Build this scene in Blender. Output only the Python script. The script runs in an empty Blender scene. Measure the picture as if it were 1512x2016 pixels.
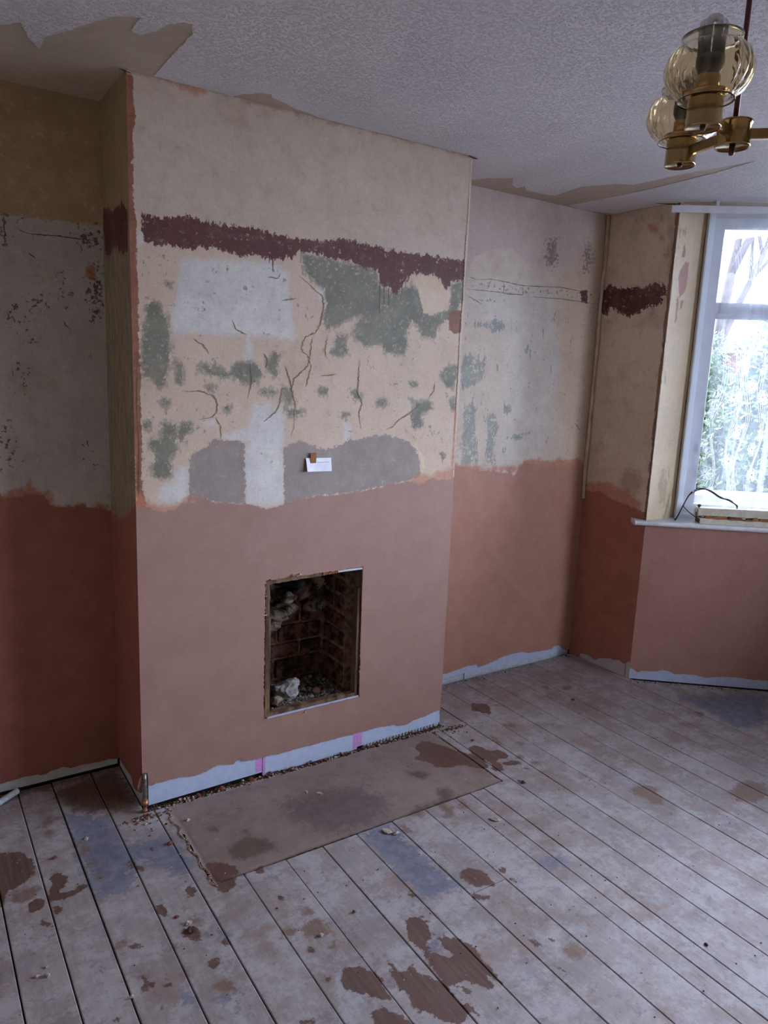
import bpy, bmesh, math, random
import numpy as np
from mathutils import Vector, Matrix
S = bpy.context.scene
COL = S.collection
random.seed(7)
rng = np.random.default_rng(7)
PI = math.pi
# ---------------------------------------------------------------- camera
cam_d = bpy.data.cameras.new('camera')
cam = bpy.data.objects.new('camera', cam_d)
COL.objects.link(cam)
cam_d.sensor_fit = 'VERTICAL'
cam_d.sensor_height = 24.0
cam_d.lens = 1447.93 / 2016 * 24.0
cam_d.clip_start = 0.05
cam.location = (-0.6469, -2.4709, 1.5864)
cam.rotation_euler = (1.3832, -0.0399, -0.5796)
S.camera = cam
# ---------------------------------------------------------------- sky: plain overcast
wd = bpy.data.worlds.new('overcast_sky')
S.world = wd
wd.use_nodes = True
bg = wd.node_tree.nodes['Background']
bg.inputs[0].default_value = (0.88, 0.96, 1.24, 1)
bg.inputs[1].default_value = 25.5
# ---------------------------------------------------------------- view
vs = S.view_settings
S.display_settings.display_device = 'sRGB'
vs.view_transform = 'Standard'
vs.look = 'None'
vs.gamma = 1.0
vs.use_curve_mapping = False
vs.exposure = 0.0
cy = S.cycles
cy.max_bounces = 12
cy.diffuse_bounces = 6
cy.glossy_bounces = 5
cy.transmission_bounces = 12
cy.transparent_max_bounces = 24
cy.caustics_reflective = False
cy.caustics_refractive = False
cy.sample_clamp_indirect = 8.0
# ---------------------------------------------------------------- main measures (metres)
H = 2.45                 # ceiling
W = 1.3561               # width of chimney breast, its face is y = 0
D = 0.3468               # depth of the alcoves
XR = 2.5837              # wall beside the window
YR = -0.0852             # where the bay begins
XL, YN = -1.25, -3.55    # left wall, wall behind the camera
A40 = math.radians(40)
BD = Vector((math.cos(A40), -math.sin(A40), 0))     # along the canted side of the bay
BN = Vector((math.sin(A40), math.cos(A40), 0))      # out of the window
BO = Vector((XR, YR, 0))                            # foot of the canted bay wall
WO = Vector((2.812, YR, 0))                         # inner corner of the canted window
BL = 0.95
XB = XR + BL * BD.x      # bay front
YB = YR + BL * BD.y
SILL = 0.882
# ---------------------------------------------------------------- portals: guide the sky light through the three windows
def portal(o, d, length, z0, z1):
    l = bpy.data.lights.new('window_portal', 'AREA')
    l.shape = 'RECTANGLE'
    l.size = length
    l.size_y = z1 - z0
    l.cycles.is_portal = True
    ob = bpy.data.objects.new('window_portal', l)
    COL.objects.link(ob)
    n = Vector((d.y, -d.x, 0))
    c = o + d * (length / 2) + Vector((0, 0, (z0 + z1) / 2)) - n * 0.09
    ob.location = c
    ob.rotation_euler = (n).to_track_quat('-Z', 'Z').to_euler()
TR={'breast':{'maroon':[[(.041,2.045),(.081,2.044),(.126,2.045),(.18,2.06),(.219,2.054),(.259,2.049),(.324,2.051),(.383,2.051),(.434,2.054),(.487,2.043),(.559,2.041),(.596,2.04),(.653,2.043),(.71,2.048),(.759,2.062),(.809,2.06),(.871,2.056),(.935,2.051),(1.01,2.047),(1.1,2.048),(1.18,2.049),(1.276,2.048),(1.349,2.05),(1.352,1.981),(1.318,1.97),(1.282,1.962),(1.26,1.927),(1.248,1.929),(1.227,1.968),(1.185,1.977),(1.127,1.976),(1.087,1.976),(1.061,1.943),(1.034,1.914),(1.008,1.889),(.985,1.909),(.941,1.918),(.922,1.972),(.875,1.971),(.838,1.973),(.802,1.985),(.752,1.987),(.712,1.991),(.654,1.997),(.597,1.998),(.56,1.97),(.524,1.962),(.488,1.962),(.435,1.963),(.392,1.958),(.358,1.958),(.299,1.967),(.25,1.972),(.202,1.959),(.155,1.957),(.109,1.96),(.072,1.958),(.046,1.962),(.037,1.992)]],
'green':[[(.046,1.771),(.076,1.784),(.095,1.775),(.098,1.745),(.118,1.739),(.124,1.68),(.12,1.619),(.127,1.589),(.107,1.542),(.102,1.511),(.079,1.503),(.064,1.533),(.034,1.544),(.026,1.615),(.033,1.689),(.041,1.734)],[(.135,1.604),(.163,1.59),(.17,1.559),(.158,1.512),(.142,1.527),(.135,1.574)],[(.215,1.584),(.248,1.594),(.265,1.574),(.298,1.58),(.324,1.569),(.35,1.598),(.402,1.608),(.438,1.593),(.452,1.561),(.43,1.527),(.385,1.526),(.359,1.545),(.316,1.548),(.282,1.551),(.24,1.558),(.219,1.565)],[(.465,1.602),(.497,1.645),(.52,1.629),(.511,1.587),(.516,1.554),(.493,1.558),(.475,1.578)],[(.597,1.986),(.712,1.987),(.802,1.98),(.854,1.973),(.917,1.972),(.93,1.917),(.974,1.899),(1.008,1.885),(1.084,1.936),(1.131,1.905),(1.146,1.851),(1.183,1.827),(1.278,1.848),(1.283,1.955),(1.343,1.97),(1.351,1.905),(1.315,1.846),(1.28,1.815),(1.234,1.784),(1.213,1.736),(1.142,1.732),(1.116,1.776),(1.092,1.793),(1.072,1.737),(1.08,1.701),(1.065,1.659),(1.019,1.661),(.975,1.659),(.951,1.694),(.887,1.681),(.844,1.697),(.822,1.73),(.841,1.775),(.861,1.794),(.789,1.771),(.759,1.752),(.71,1.732),(.689,1.773),(.707,1.825),(.696,1.874),(.656,1.895),(.627,1.917),(.607,1.947)],[(.75,1.717),(.801,1.72),(.792,1.685),(.809,1.651),(.763,1.636),(.722,1.651),(.742,1.674)],[(1.247,1.586),(1.282,1.625),(1.338,1.627),(1.337,1.559),(1.32,1.529),(1.281,1.538)],[(.093,1.394),(.136,1.386),(.136,1.339),(.143,1.299),(.122,1.259),(.122,1.211),(.09,1.2),(.058,1.213),(.055,1.245),(.067,1.277),(.048,1.317),(.053,1.336),(.084,1.332)],[(.16,1.39),(.189,1.394),(.201,1.37),(.172,1.35),(.156,1.33),(.148,1.359)],[(.819,1.51),(.851,1.519),(.873,1.484),(.842,1.474)],[(.676,1.524),(.726,1.521),(.717,1.49),(.681,1.494)],[(.541,1.445),(.619,1.437),(.614,1.419),(.561,1.415)],[(.775,1.429),(.822,1.424),(.818,1.411),(.781,1.409)],[(1.098,1.487),(1.158,1.473),(1.205,1.479),(1.22,1.45),(1.161,1.421),(1.182,1.372),(1.122,1.363),(1.107,1.42),(1.123,1.459)],[(.531,1.521),(.569,1.513),(.584,1.462),(.556,1.453),(.531,1.496)],[(.119,1.457),(.114,1.446),(.102,1.441),(.091,1.446),(.086,1.457),(.091,1.468),(.103,1.472),(.114,1.468)],[(1.304,1.49),(1.342,1.49),(1.343,1.441),(1.313,1.441)],[(1.269,1.262),(1.308,1.251),(1.285,1.221)],[(.112,1.846),(.131,1.848),(.127,1.833),(.114,1.832)],[(.023,1.395),(.054,1.398),(.053,1.371),(.03,1.368)],[(.24,1.522),(.281,1.519),(.273,1.499),(.248,1.502)],[(1.141,1.545),(1.135,1.534),(1.119,1.53),(1.102,1.534),(1.094,1.543),(1.101,1.554),(1.117,1.558),(1.134,1.554)],[(.995,1.467),(.988,1.454),(.968,1.448),(.948,1.453),(.94,1.466),(.947,1.479),(.966,1.485),(.986,1.48)],[(.512,1.502),(.502,1.494),(.478,1.49),(.453,1.493),(.443,1.5),(.453,1.508),(.478,1.511),(.502,1.509)],[(.333,1.439),(.329,1.43),(.32,1.427),(.311,1.43),(.307,1.439),(.311,1.447),(.32,1.451),(.329,1.448)]],
'white':[[(.167,1.922),(.242,1.938),(.366,1.944),(.47,1.948),(.552,1.925),(.554,1.837),(.579,1.707),(.566,1.686),(.437,1.691),(.341,1.693),(.216,1.689),(.125,1.691),(.129,1.748),(.15,1.817),(.162,1.877)],[(.412,1.46),(.43,1.469),(.449,1.444),(.476,1.461),(.499,1.427),(.513,1.453),(.532,1.419),(.539,1.289),(.555,1.201),(.542,1.09),(.48,1.085),(.396,1.095),(.387,1.182),(.391,1.293),(.404,1.352)],[(.298,1.345),(.359,1.365),(.422,1.368),(.404,1.326),(.333,1.328)],[(.089,1.18),(.121,1.186),(.147,1.242),(.184,1.245),(.182,1.109),(.145,1.111),(.104,1.106),(.065,1.133)],[(.235,1.394),(.277,1.402),(.273,1.382),(.239,1.382)],[(.797,1.384),(.819,1.374),(.809,1.255),(.799,1.251)],[(.391,1.696),(.409,1.697),(.409,1.6),(.395,1.599)],[(.735,2.043),(.755,2.05),(.76,2.021),(.746,1.991),(.731,2.006)],[(.939,1.898),(.965,1.9),(.967,1.868),(.947,1.866)],[(.046,1.967),(.043,1.953),(.035,1.946),(.027,1.951),(.024,1.964),(.028,1.978),(.036,1.985),(.043,1.98)],[(.691,1.869),(.689,1.851),(.682,1.843),(.675,1.85),(.672,1.867),(.674,1.885),(.681,1.893),(.688,1.887)]],
'filler':[[(1.088,1.963),(1.127,1.978),(1.22,1.981),(1.242,1.933),(1.278,1.927),(1.284,1.9),(1.242,1.84),(1.183,1.822),(1.148,1.829),(1.133,1.869),(1.119,1.912)],[(1.084,1.315),(1.144,1.295),(1.19,1.244),(1.196,1.204),(1.177,1.16),(1.326,1.184),(1.322,1.138),(1.178,1.13),(1.163,1.176),(1.172,1.235),(1.139,1.28)]],
'cement':[[(.184,1.269),(.205,1.293),(.247,1.308),(.272,1.333),(.333,1.328),(.386,1.318),(.386,1.25),(.391,1.165),(.387,1.096),(.298,1.106),(.229,1.127),(.18,1.117)],[(.539,1.298),(.611,1.323),(.661,1.304),(.712,1.285),(.753,1.293),(.816,1.32),(.89,1.332),(.99,1.34),(1.06,1.325),(1.108,1.305),(1.145,1.275),(1.167,1.225),(1.17,1.16),(1.058,1.141),(.888,1.116),(.78,1.112),(.676,1.109),(.576,1.092),(.547,1.085)]],
'bare':[[(1.273,1.838),(1.34,1.853),(1.349,1.763),(1.322,1.752),(1.284,1.768)],[(-.011,2.443),(.021,2.436),(.021,2.366),(.028,2.324),(.018,2.279),(.015,2.103),(.021,1.998),(.022,1.767),(.023,1.608),(.024,1.445),(.022,1.193),(.037,1.088),(.003,1.09),(-.021,2.067)]],
'orange':[[(-.013,1.169),(.025,1.143),(.072,1.108),(.153,1.119),(.212,1.14),(.229,1.114),(.128,1.071),(.001,1.072)],[(1.058,1.141),(1.164,1.166),(1.238,1.173),(1.338,1.189),(1.335,1.321),(1.339,1.441),(1.361,1.441),(1.385,1.115),(1.168,1.096)],[(.263,2.455),(.249,2.443),(.216,2.432),(.183,2.428),(.17,2.434),(.183,2.445),(.216,2.456),(.249,2.46)]],
'top':[[(-.068,2.484),(1.538,2.519),(1.469,2.05),(1.348,2.049),(1.176,2.047),(.714,2.056),(.417,2.051),(.04,2.046),(-.036,2.065)]]},
'br':{'light':[[(1.662,2.111),(1.695,2.145),(1.754,2.174),(1.837,2.195),(1.912,2.2),(1.969,2.184),(2.005,2.157),(2.052,2.142),(2.203,2.146),(2.383,2.174),(2.411,2.059),(2.541,2.054),(2.546,2.02),(2.559,1.127),(1.628,1.151),(1.628,1.835),(1.638,2.033)]],
'white':[[(1.704,2.04),(1.851,2.047),(2.029,2.04),(2.217,2.025),(2.314,1.625),(2.22,1.139),(1.933,1.157),(1.914,1.362),(1.913,1.611),(1.885,1.789),(1.728,1.873),(1.652,1.913)],[(2.066,2.432),(2.052,2.423),(2.017,2.415),(1.982,2.413),(1.967,2.417),(1.981,2.426),(2.015,2.434),(2.051,2.436)],[(2.303,2.439),(2.293,2.425),(2.268,2.416),(2.242,2.418),(2.229,2.429),(2.239,2.443),(2.264,2.452),(2.29,2.45)]],
'green':[[(1.655,1.681),(1.722,1.692),(1.779,1.647),(1.795,1.583),(1.754,1.558),(1.703,1.532),(1.651,1.531),(1.632,1.641)],[(1.667,1.459),(1.753,1.444),(1.749,1.362),(1.77,1.238),(1.788,1.145),(1.68,1.149),(1.668,1.314)],[(1.823,1.379),(1.865,1.412),(1.903,1.362),(1.888,1.278),(1.884,1.193),(1.899,1.15),(1.832,1.152),(1.843,1.278)],[(1.955,1.285),(2.129,1.309),(2.061,1.275),(1.968,1.272)],[(1.772,1.845),(1.889,1.869),(1.903,1.838),(1.894,1.813),(1.819,1.8),(1.785,1.822),(1.711,1.825),(1.72,1.845)],[(1.988,1.425),(1.981,1.41),(1.961,1.404),(1.94,1.41),(1.931,1.425),(1.937,1.44),(1.957,1.446),(1.978,1.44)],[(2.067,1.725),(2.062,1.713),(2.049,1.707),(2.034,1.712),(2.027,1.723),(2.032,1.735),(2.045,1.74),(2.06,1.736)]],
'maroon':[[(2.415,2.047),(2.468,2.06),(2.482,1.989),(2.432,1.997)]],
'dirt':[[(2.482,1.954),(2.528,1.958),(2.533,1.871),(2.494,1.868)],[(2.471,1.186),(2.523,1.194),(2.53,1.138),(2.49,1.134)],[(2.266,2.226),(2.251,2.144),(2.196,2.105),(2.135,2.132),(2.102,2.207),(2.117,2.288),(2.17,2.327),(2.232,2.302)],[(2.356,1.894),(2.321,1.879),(2.236,1.868),(2.151,1.867),(2.115,1.877),(2.148,1.891),(2.232,1.902),(2.318,1.903)],[(1.648,2.034),(2.54,2.058),(2.548,2.003),(2.056,1.994),(1.641,1.996)],[(1.903,1.957),(1.866,1.937),(1.776,1.923),(1.688,1.923),(1.651,1.936),(1.685,1.955),(1.772,1.969),(1.863,1.97)],[(2.516,2.231),(2.506,2.152),(2.461,2.115),(2.408,2.141),(2.378,2.215),(2.388,2.292),(2.433,2.329),(2.486,2.304)],[(2.338,2.04),(2.313,2.023),(2.249,2.011),(2.185,2.012),(2.158,2.024),(2.182,2.04),(2.244,2.052),(2.309,2.052)],[(2.008,2.022),(1.987,1.998),(1.933,1.984),(1.878,1.988),(1.854,2.008),(1.874,2.032),(1.927,2.046),(1.983,2.042)]],
'orange':[[(1.628,1.151),(1.845,1.134),(2.052,1.127),(2.119,1.169),(2.556,1.146),(2.577,1.089),(1.63,1.117)]],
'yellow':[[(2.278,2.13),(2.577,2.448),(2.606,2.249),(2.559,1.127),(2.398,1.133)]]},
'bl':{'top':[[(-.422,2.039),(-.321,2.042),(.004,2.048),(.054,2.778),(-.378,2.802)]],
'dirt':[[(.009,2.008),(-.007,1.977),(-.043,1.96),(-.077,1.968),(-.091,1.995),(-.075,2.026),(-.04,2.042),(-.005,2.035)],[(.004,1.834),(-.009,1.76),(-.036,1.728),(-.06,1.756),(-.068,1.828),(-.055,1.9),(-.029,1.932),(-.005,1.906)],[(-.132,1.885),(-.135,1.877),(-.142,1.873),(-.149,1.876),(-.151,1.883),(-.148,1.89),(-.141,1.894),(-.134,1.892)],[(-.116,1.856),(-.119,1.847),(-.126,1.843),(-.132,1.846),(-.135,1.854),(-.131,1.862),(-.125,1.866),(-.118,1.864)],[(-.119,1.823),(-.122,1.812),(-.131,1.807),(-.139,1.811),(-.141,1.821),(-.138,1.832),(-.13,1.837),(-.122,1.833)],[(-.266,1.723),(-.275,1.704),(-.297,1.695),(-.317,1.701),(-.325,1.719),(-.315,1.738),(-.294,1.747),(-.274,1.741)],[(-.186,1.779),(-.195,1.768),(-.215,1.762),(-.234,1.765),(-.242,1.774),(-.233,1.785),(-.214,1.791),(-.194,1.789)],[(-.213,1.742),(-.215,1.731),(-.221,1.727),(-.225,1.731),(-.227,1.741),(-.224,1.751),(-.219,1.756),(-.215,1.752)],[(-.225,1.652),(-.232,1.644),(-.249,1.64),(-.265,1.642),(-.272,1.649),(-.265,1.657),(-.248,1.661),(-.232,1.659)],[(-.261,1.521),(-.269,1.485),(-.283,1.47),(-.296,1.484),(-.3,1.52),(-.292,1.556),(-.278,1.571),(-.265,1.557)],[(-.04,1.212),(-.044,1.193),(-.053,1.186),(-.061,1.194),(-.064,1.212),(-.06,1.231),(-.051,1.238),(-.043,1.23)],[(-.317,1.282),(-.326,1.213),(-.341,1.185),(-.353,1.214),(-.355,1.283),(-.346,1.351),(-.331,1.379),(-.319,1.351)],[(-.303,1.993),(-.307,1.96),(-.313,1.945),(-.318,1.958),(-.319,1.991),(-.315,2.025),(-.309,2.039),(-.304,2.026)],[(-.254,2.022),(-.261,2.007),(-.274,2),(-.287,2.004),(-.292,2.017),(-.285,2.031),(-.272,2.039),(-.259,2.035)]],
'orange':[[(-.423,1.116),(-.369,1.112),(-.296,1.127),(-.271,1.182),(-.257,1.131),(-.217,1.116),(-.201,1.074),(-.007,1.054),(-.008,1.017),(-.426,1.048)],[(-.03,1.888),(-.035,1.875),(-.044,1.869),(-.054,1.873),(-.057,1.885),(-.053,1.898),(-.043,1.904),(-.034,1.9)],[(-.042,1.608),(-.046,1.597),(-.053,1.592),(-.061,1.597),(-.063,1.607),(-.06,1.618),(-.052,1.623),(-.045,1.619)]]},
'ret':{'maroon':[[(.327,2.103),(.201,2.078),(.085,2.088),(.023,2.057),(.027,1.931),(.08,1.926),(.19,1.965),(.266,1.939),(.316,1.95),(.34,2.041)]],
'olive':[[(.362,1.997),(.001,1.955),(-.021,1.619),(-.013,1.279),(-.038,1.076),(.382,.997)]],
'bare':[[(-.012,2.25),(-.112,2.228),(-.102,1.619),(-.124,1.121),(-.008,1.101),(-.001,1.393),(.001,1.729),(-.002,2.1)]]},
'rw':{'maroon':[[(.373,2.061),(.296,2.091),(.267,2.079),(.194,2.07),(.124,2.072),(.072,2.062),(.008,2.084),(-.026,2.071),(-.06,2.052),(-.06,2.026),(-.034,2.008),(-.052,1.993),(-.022,1.975),(.034,1.964),(.075,1.952),(.097,1.926),(.149,1.924),(.205,1.944),(.254,1.968),(.283,1.983),(.291,1.933),(.316,1.942),(.356,1.965),(.372,2.017)]],
'dirt':[[(.274,1.904),(.277,1.884),(.289,1.875),(.303,1.884),(.311,1.905),(.308,1.926),(.296,1.934),(.282,1.925)],[(-.033,2.387),(-.008,2.368),(.061,2.368),(.134,2.388),(.167,2.416),(.14,2.435),(.069,2.435),(-.002,2.415)],[(.355,2.267),(.351,2.166),(.366,2.125),(.392,2.169),(.412,2.273),(.416,2.374),(.401,2.414),(.375,2.369)],[(-.01,1.942),(-.005,1.928),(.012,1.922),(.031,1.929),(.04,1.944),(.035,1.958),(.018,1.963),(-.001,1.957)],[(-.091,2.242),(-.097,2.134),(-.083,2.09),(-.058,2.137),(-.035,2.248),(-.029,2.356),(-.043,2.399),(-.068,2.351)],[(.222,2.437),(.246,2.426),(.31,2.429),(.377,2.445),(.407,2.464),(.381,2.475),(.315,2.471),(.25,2.456)],[(-.049,1.074),(-.031,1.009),(.028,.973),(.096,.988),(.131,1.047),(.111,1.114),(.05,1.148),(-.016,1.131)]],
'orange':[[(.131,2.397),(.061,2.368),(.005,2.315),(-.014,2.286),(.01,2.289),(.039,2.326),(.111,2.375)],[(.386,1.013),(.172,1.044),(-.043,.982),(-.051,.915),(.158,.934),(.374,.912)]]},
'rev':{'chip':[[(2.653,2.267),(2.667,2.23),(2.659,2.203),(2.643,2.201),(2.646,2.247)],[(2.68,2.185),(2.696,2.187),(2.707,2.102),(2.703,2.062),(2.686,2.034),(2.656,2.011),(2.638,2.095),(2.642,2.148)],[(2.642,2.016),(2.654,2.011),(2.654,1.964),(2.655,1.897),(2.643,1.889),(2.637,1.996)],[(2.671,1.992),(2.692,2.001),(2.693,1.967),(2.67,1.948)]],
'dirt':[[(2.605,2.229),(2.621,2.106),(2.615,2.054),(2.59,2.103),(2.562,2.224),(2.547,2.344),(2.553,2.395),(2.577,2.348)],[(2.676,2.322),(2.668,2.293),(2.64,2.278),(2.607,2.286),(2.59,2.311),(2.597,2.339),(2.625,2.354),(2.658,2.347)],[(2.636,1.627),(2.633,1.591),(2.613,1.576),(2.587,1.59),(2.572,1.625),(2.575,1.66),(2.595,1.676),(2.62,1.662)],[(2.773,1.051),(2.774,.935),(2.734,.89),(2.677,.942),(2.637,1.058),(2.637,1.17),(2.676,1.215),(2.733,1.167)]]},
'floor':{'wet':[[(-.493,-.004),(-.438,-.036),(-.405,-.05),(-.387,-.104),(-.379,-.147),(-.389,-.187),(-.416,-.207),(-.446,-.225),(-.47,-.236),(-.48,-.28),(-.496,-.303),(-.52,-.289)],[(-.34,-.216),(-.321,-.216),(-.301,-.243),(-.301,-.274),(-.321,-.298),(-.342,-.311),(-.306,-.323),(-.3,-.34),(-.32,-.349),(-.352,-.343),(-.368,-.325),(-.363,-.282),(-.343,-.259),(-.349,-.238)],[(-.296,-.321),(-.265,-.309),(-.26,-.324),(-.286,-.344),(-.3,-.34)],[(-.419,-.316),(-.406,-.303),(-.384,-.312),(-.374,-.334),(-.387,-.359),(-.415,-.363),(-.424,-.337)],[(-.364,-.372),(-.347,-.366),(-.338,-.383),(-.346,-.403),(-.367,-.402)],[(-.404,-.411),(-.39,-.393),(-.385,-.415),(-.371,-.439),(-.375,-.451),(-.4,-.44)],[(-.131,-.391),(-.115,-.396),(-.118,-.416),(-.133,-.415)],[(-.005,-.482),(.015,-.485),(.02,-.509),(.003,-.534),(-.011,-.522),(-.011,-.5)],[(-.108,-.515),(-.09,-.521),(-.08,-.555),(-.091,-.576),(-.104,-.569),(-.109,-.538)],[(-.07,-.646),(-.041,-.648),(-.023,-.681),(-.029,-.707),(-.06,-.703),(-.075,-.669)],[(-.21,-.636),(-.19,-.637),(-.183,-.655),(-.2,-.659),(-.212,-.645)],[(-.046,-.795),(-.031,-.797),(-.015,-.793),(-.021,-.816),(-.042,-.827),(-.048,-.807)],[(-.211,-.749),(-.199,-.763),(-.197,-.777),(-.182,-.786),(-.194,-.804),(-.223,-.808),(-.224,-.792),(-.209,-.782),(-.216,-.766)],[(-.164,-.784),(-.154,-.796),(-.152,-.816),(-.162,-.822),(-.162,-.8)],[(-.304,-.671),(-.295,-.677),(-.296,-.689),(-.306,-.688)],[(-.316,-.853),(-.294,-.844),(-.292,-.862),(-.3,-.87),(-.314,-.861)],[(-.103,-.969),(-.091,-.971),(-.089,-.989),(-.096,-.996),(-.108,-.989)],[(.015,-.74),(.033,-.744),(.026,-.775),(.01,-.759)],[(-.187,-.882),(-.19,-.886),(-.195,-.886),(-.198,-.882),(-.198,-.876),(-.195,-.871),(-.19,-.872),(-.187,-.876)],[(-.031,-.25),(-.035,-.257),(-.041,-.257),(-.045,-.251),(-.045,-.241),(-.041,-.234),(-.035,-.234),(-.03,-.24)],[(-.107,-.298),(-.113,-.309),(-.123,-.31),(-.13,-.3),(-.13,-.285),(-.123,-.273),(-.113,-.273),(-.106,-.283)],[(-.088,-.334),(-.093,-.34),(-.1,-.339),(-.105,-.333),(-.106,-.324),(-.101,-.319),(-.094,-.32),(-.089,-.326)],[(.087,-.407),(.138,-.429),(.173,-.483),(.168,-.506),(.085,-.508),(.077,-.479),(.077,-.434)],[(.08,-.512),(.145,-.512),(.126,-.551),(.099,-.572),(.078,-.547),(.076,-.522)],[(.221,-.637),(.238,-.677),(.239,-.701),(.225,-.681)],[(.207,-.886),(.227,-.896),(.228,-.909),(.212,-.912),(.204,-.899)],[(.091,-1.091),(.122,-1.094),(.131,-1.115),(.116,-1.119),(.086,-1.101)],[(.239,-.528),(.231,-.537),(.222,-.538),(.218,-.529),(.22,-.516),(.227,-.507),(.236,-.506),(.241,-.515)],[(.596,-.862),(.586,-.869),(.575,-.868),(.57,-.86),(.573,-.849),(.583,-.842),(.594,-.843),(.599,-.851)],[(.258,-1.005),(.276,-1.001),(.29,-1.011),(.305,-1.008),(.311,-1.021),(.316,-1.039),(.324,-1.051),(.328,-1.071),(.333,-1.09),(.321,-1.088),(.318,-1.098),(.318,-1.121),(.319,-1.144),(.313,-1.156),(.289,-1.137),(.278,-1.118),(.257,-1.096),(.239,-1.07),(.231,-1.046),(.236,-1.03)],[(.371,-1.042),(.384,-1.04),(.389,-1.058),(.378,-1.086),(.395,-1.103),(.412,-1.087),(.429,-1.084),(.435,-1.105),(.431,-1.127),(.445,-1.147),(.461,-1.164),(.464,-1.194),(.462,-1.228),(.464,-1.275),(.46,-1.29),(.442,-1.292),(.439,-1.305),(.425,-1.303),(.401,-1.284),(.378,-1.263),(.373,-1.238),(.367,-1.22),(.353,-1.218),(.35,-1.19),(.353,-1.165),(.363,-1.148),(.356,-1.13),(.361,-1.105),(.358,-1.079),(.367,-1.06)],[(.243,-1.168),(.26,-1.158),(.28,-1.163),(.296,-1.184),(.312,-1.206),(.319,-1.227),(.321,-1.257),(.231,-1.203)],[(.508,-.944),(.529,-.936),(.555,-.951),(.554,-.971),(.542,-1.015),(.533,-1.033),(.513,-1.042),(.497,-1.057),(.486,-1.064),(.503,-1.076),(.514,-1.096),(.522,-1.114),(.543,-1.121),(.546,-1.094),(.536,-1.078),(.552,-1.044),(.562,-1.036),(.567,-1.044),(.569,-1.065),(.595,-1.072),(.603,-1.09),(.61,-1.127),(.607,-1.167),(.605,-1.206),(.599,-1.263),(.579,-1.22),(.575,-1.255),(.558,-1.264),(.539,-1.237),(.523,-1.204),(.504,-1.197),(.49,-1.2),(.485,-1.209),(.463,-1.184),(.463,-1.151),(.467,-1.119),(.477,-1.1),(.481,-1.064),(.472,-1.024),(.475,-.987)],[(.559,-.974),(.571,-.973),(.569,-.989),(.556,-.993),(.554,-.983)],[(.497,-1.218),(.507,-1.218),(.507,-1.239),(.499,-1.245),(.492,-1.229)],[(.477,-1.255),(.488,-1.272),(.48,-1.311),(.475,-1.31),(.467,-1.282)],[(.508,-.931),(.504,-.933),(.499,-.932),(.496,-.928),(.497,-.924),(.501,-.922),(.506,-.923),(.509,-.926)],[(.212,-1.011),(.208,-1.015),(.203,-1.015),(.2,-1.011),(.201,-1.005),(.206,-1.001),(.211,-1.001),(.214,-1.005)],[(.786,-.853),(.822,-.856),(.848,-.877),(.852,-.903),(.844,-.932),(.842,-.964),(.819,-.951),(.778,-.939),(.768,-.91),(.767,-.876)],[(.755,-.946),(.765,-.974),(.804,-.997),(.756,-.995),(.74,-.975)],[(.918,-.927),(.909,-.931),(.898,-.93),(.893,-.922),(.896,-.914),(.905,-.909),(.916,-.911),(.921,-.918)],[(.908,-.975),(.901,-.979),(.892,-.977),(.888,-.971),(.89,-.965),(.897,-.961),(.906,-.963),(.91,-.969)],[(.818,-1.034),(.809,-1.038),(.799,-1.035),(.794,-1.028),(.796,-1.021),(.804,-1.016),(.814,-1.018),(.82,-1.026)],[(.772,-1.188),(.787,-1.193),(.791,-1.222),(.77,-1.223),(.763,-1.205)],[(.828,-1.225),(.821,-1.228),(.814,-1.227),(.811,-1.222),(.813,-1.216),(.82,-1.213),(.827,-1.214),(.83,-1.219)],[(.761,-1.295),(.776,-1.307),(.777,-1.333),(.759,-1.33)],[(1.125,-.12),(1.182,-.098),(1.214,-.11),(1.231,-.158),(1.252,-.191),(1.262,-.239),(1.293,-.266),(1.31,-.296),(1.33,-.328),(1.314,-.388),(1.293,-.406),(1.252,-.392),(1.221,-.346),(1.184,-.335),(1.145,-.328),(1.109,-.303),(1.106,-.262),(1.089,-.233),(1.071,-.204),(1.113,-.176)],[(1.327,-.232),(1.368,-.234),(1.385,-.265),(1.393,-.311),(1.439,-.316),(1.442,-.38),(1.399,-.387),(1.389,-.371),(1.357,-.393),(1.361,-.415),(1.336,-.449),(1.303,-.44),(1.322,-.393),(1.325,-.335),(1.308,-.285)],[(1.377,-.404),(1.426,-.411),(1.449,-.445),(1.433,-.455),(1.387,-.439),(1.363,-.426)],[(1.435,-.466),(1.441,-.498),(1.429,-.511),(1.421,-.487)],[(1.333,-.536),(1.363,-.566),(1.338,-.579),(1.327,-.555)],[(1.627,.097),(1.684,.06),(1.68,.011),(1.625,-.044),(1.6,-0),(1.578,.042)]],
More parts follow.
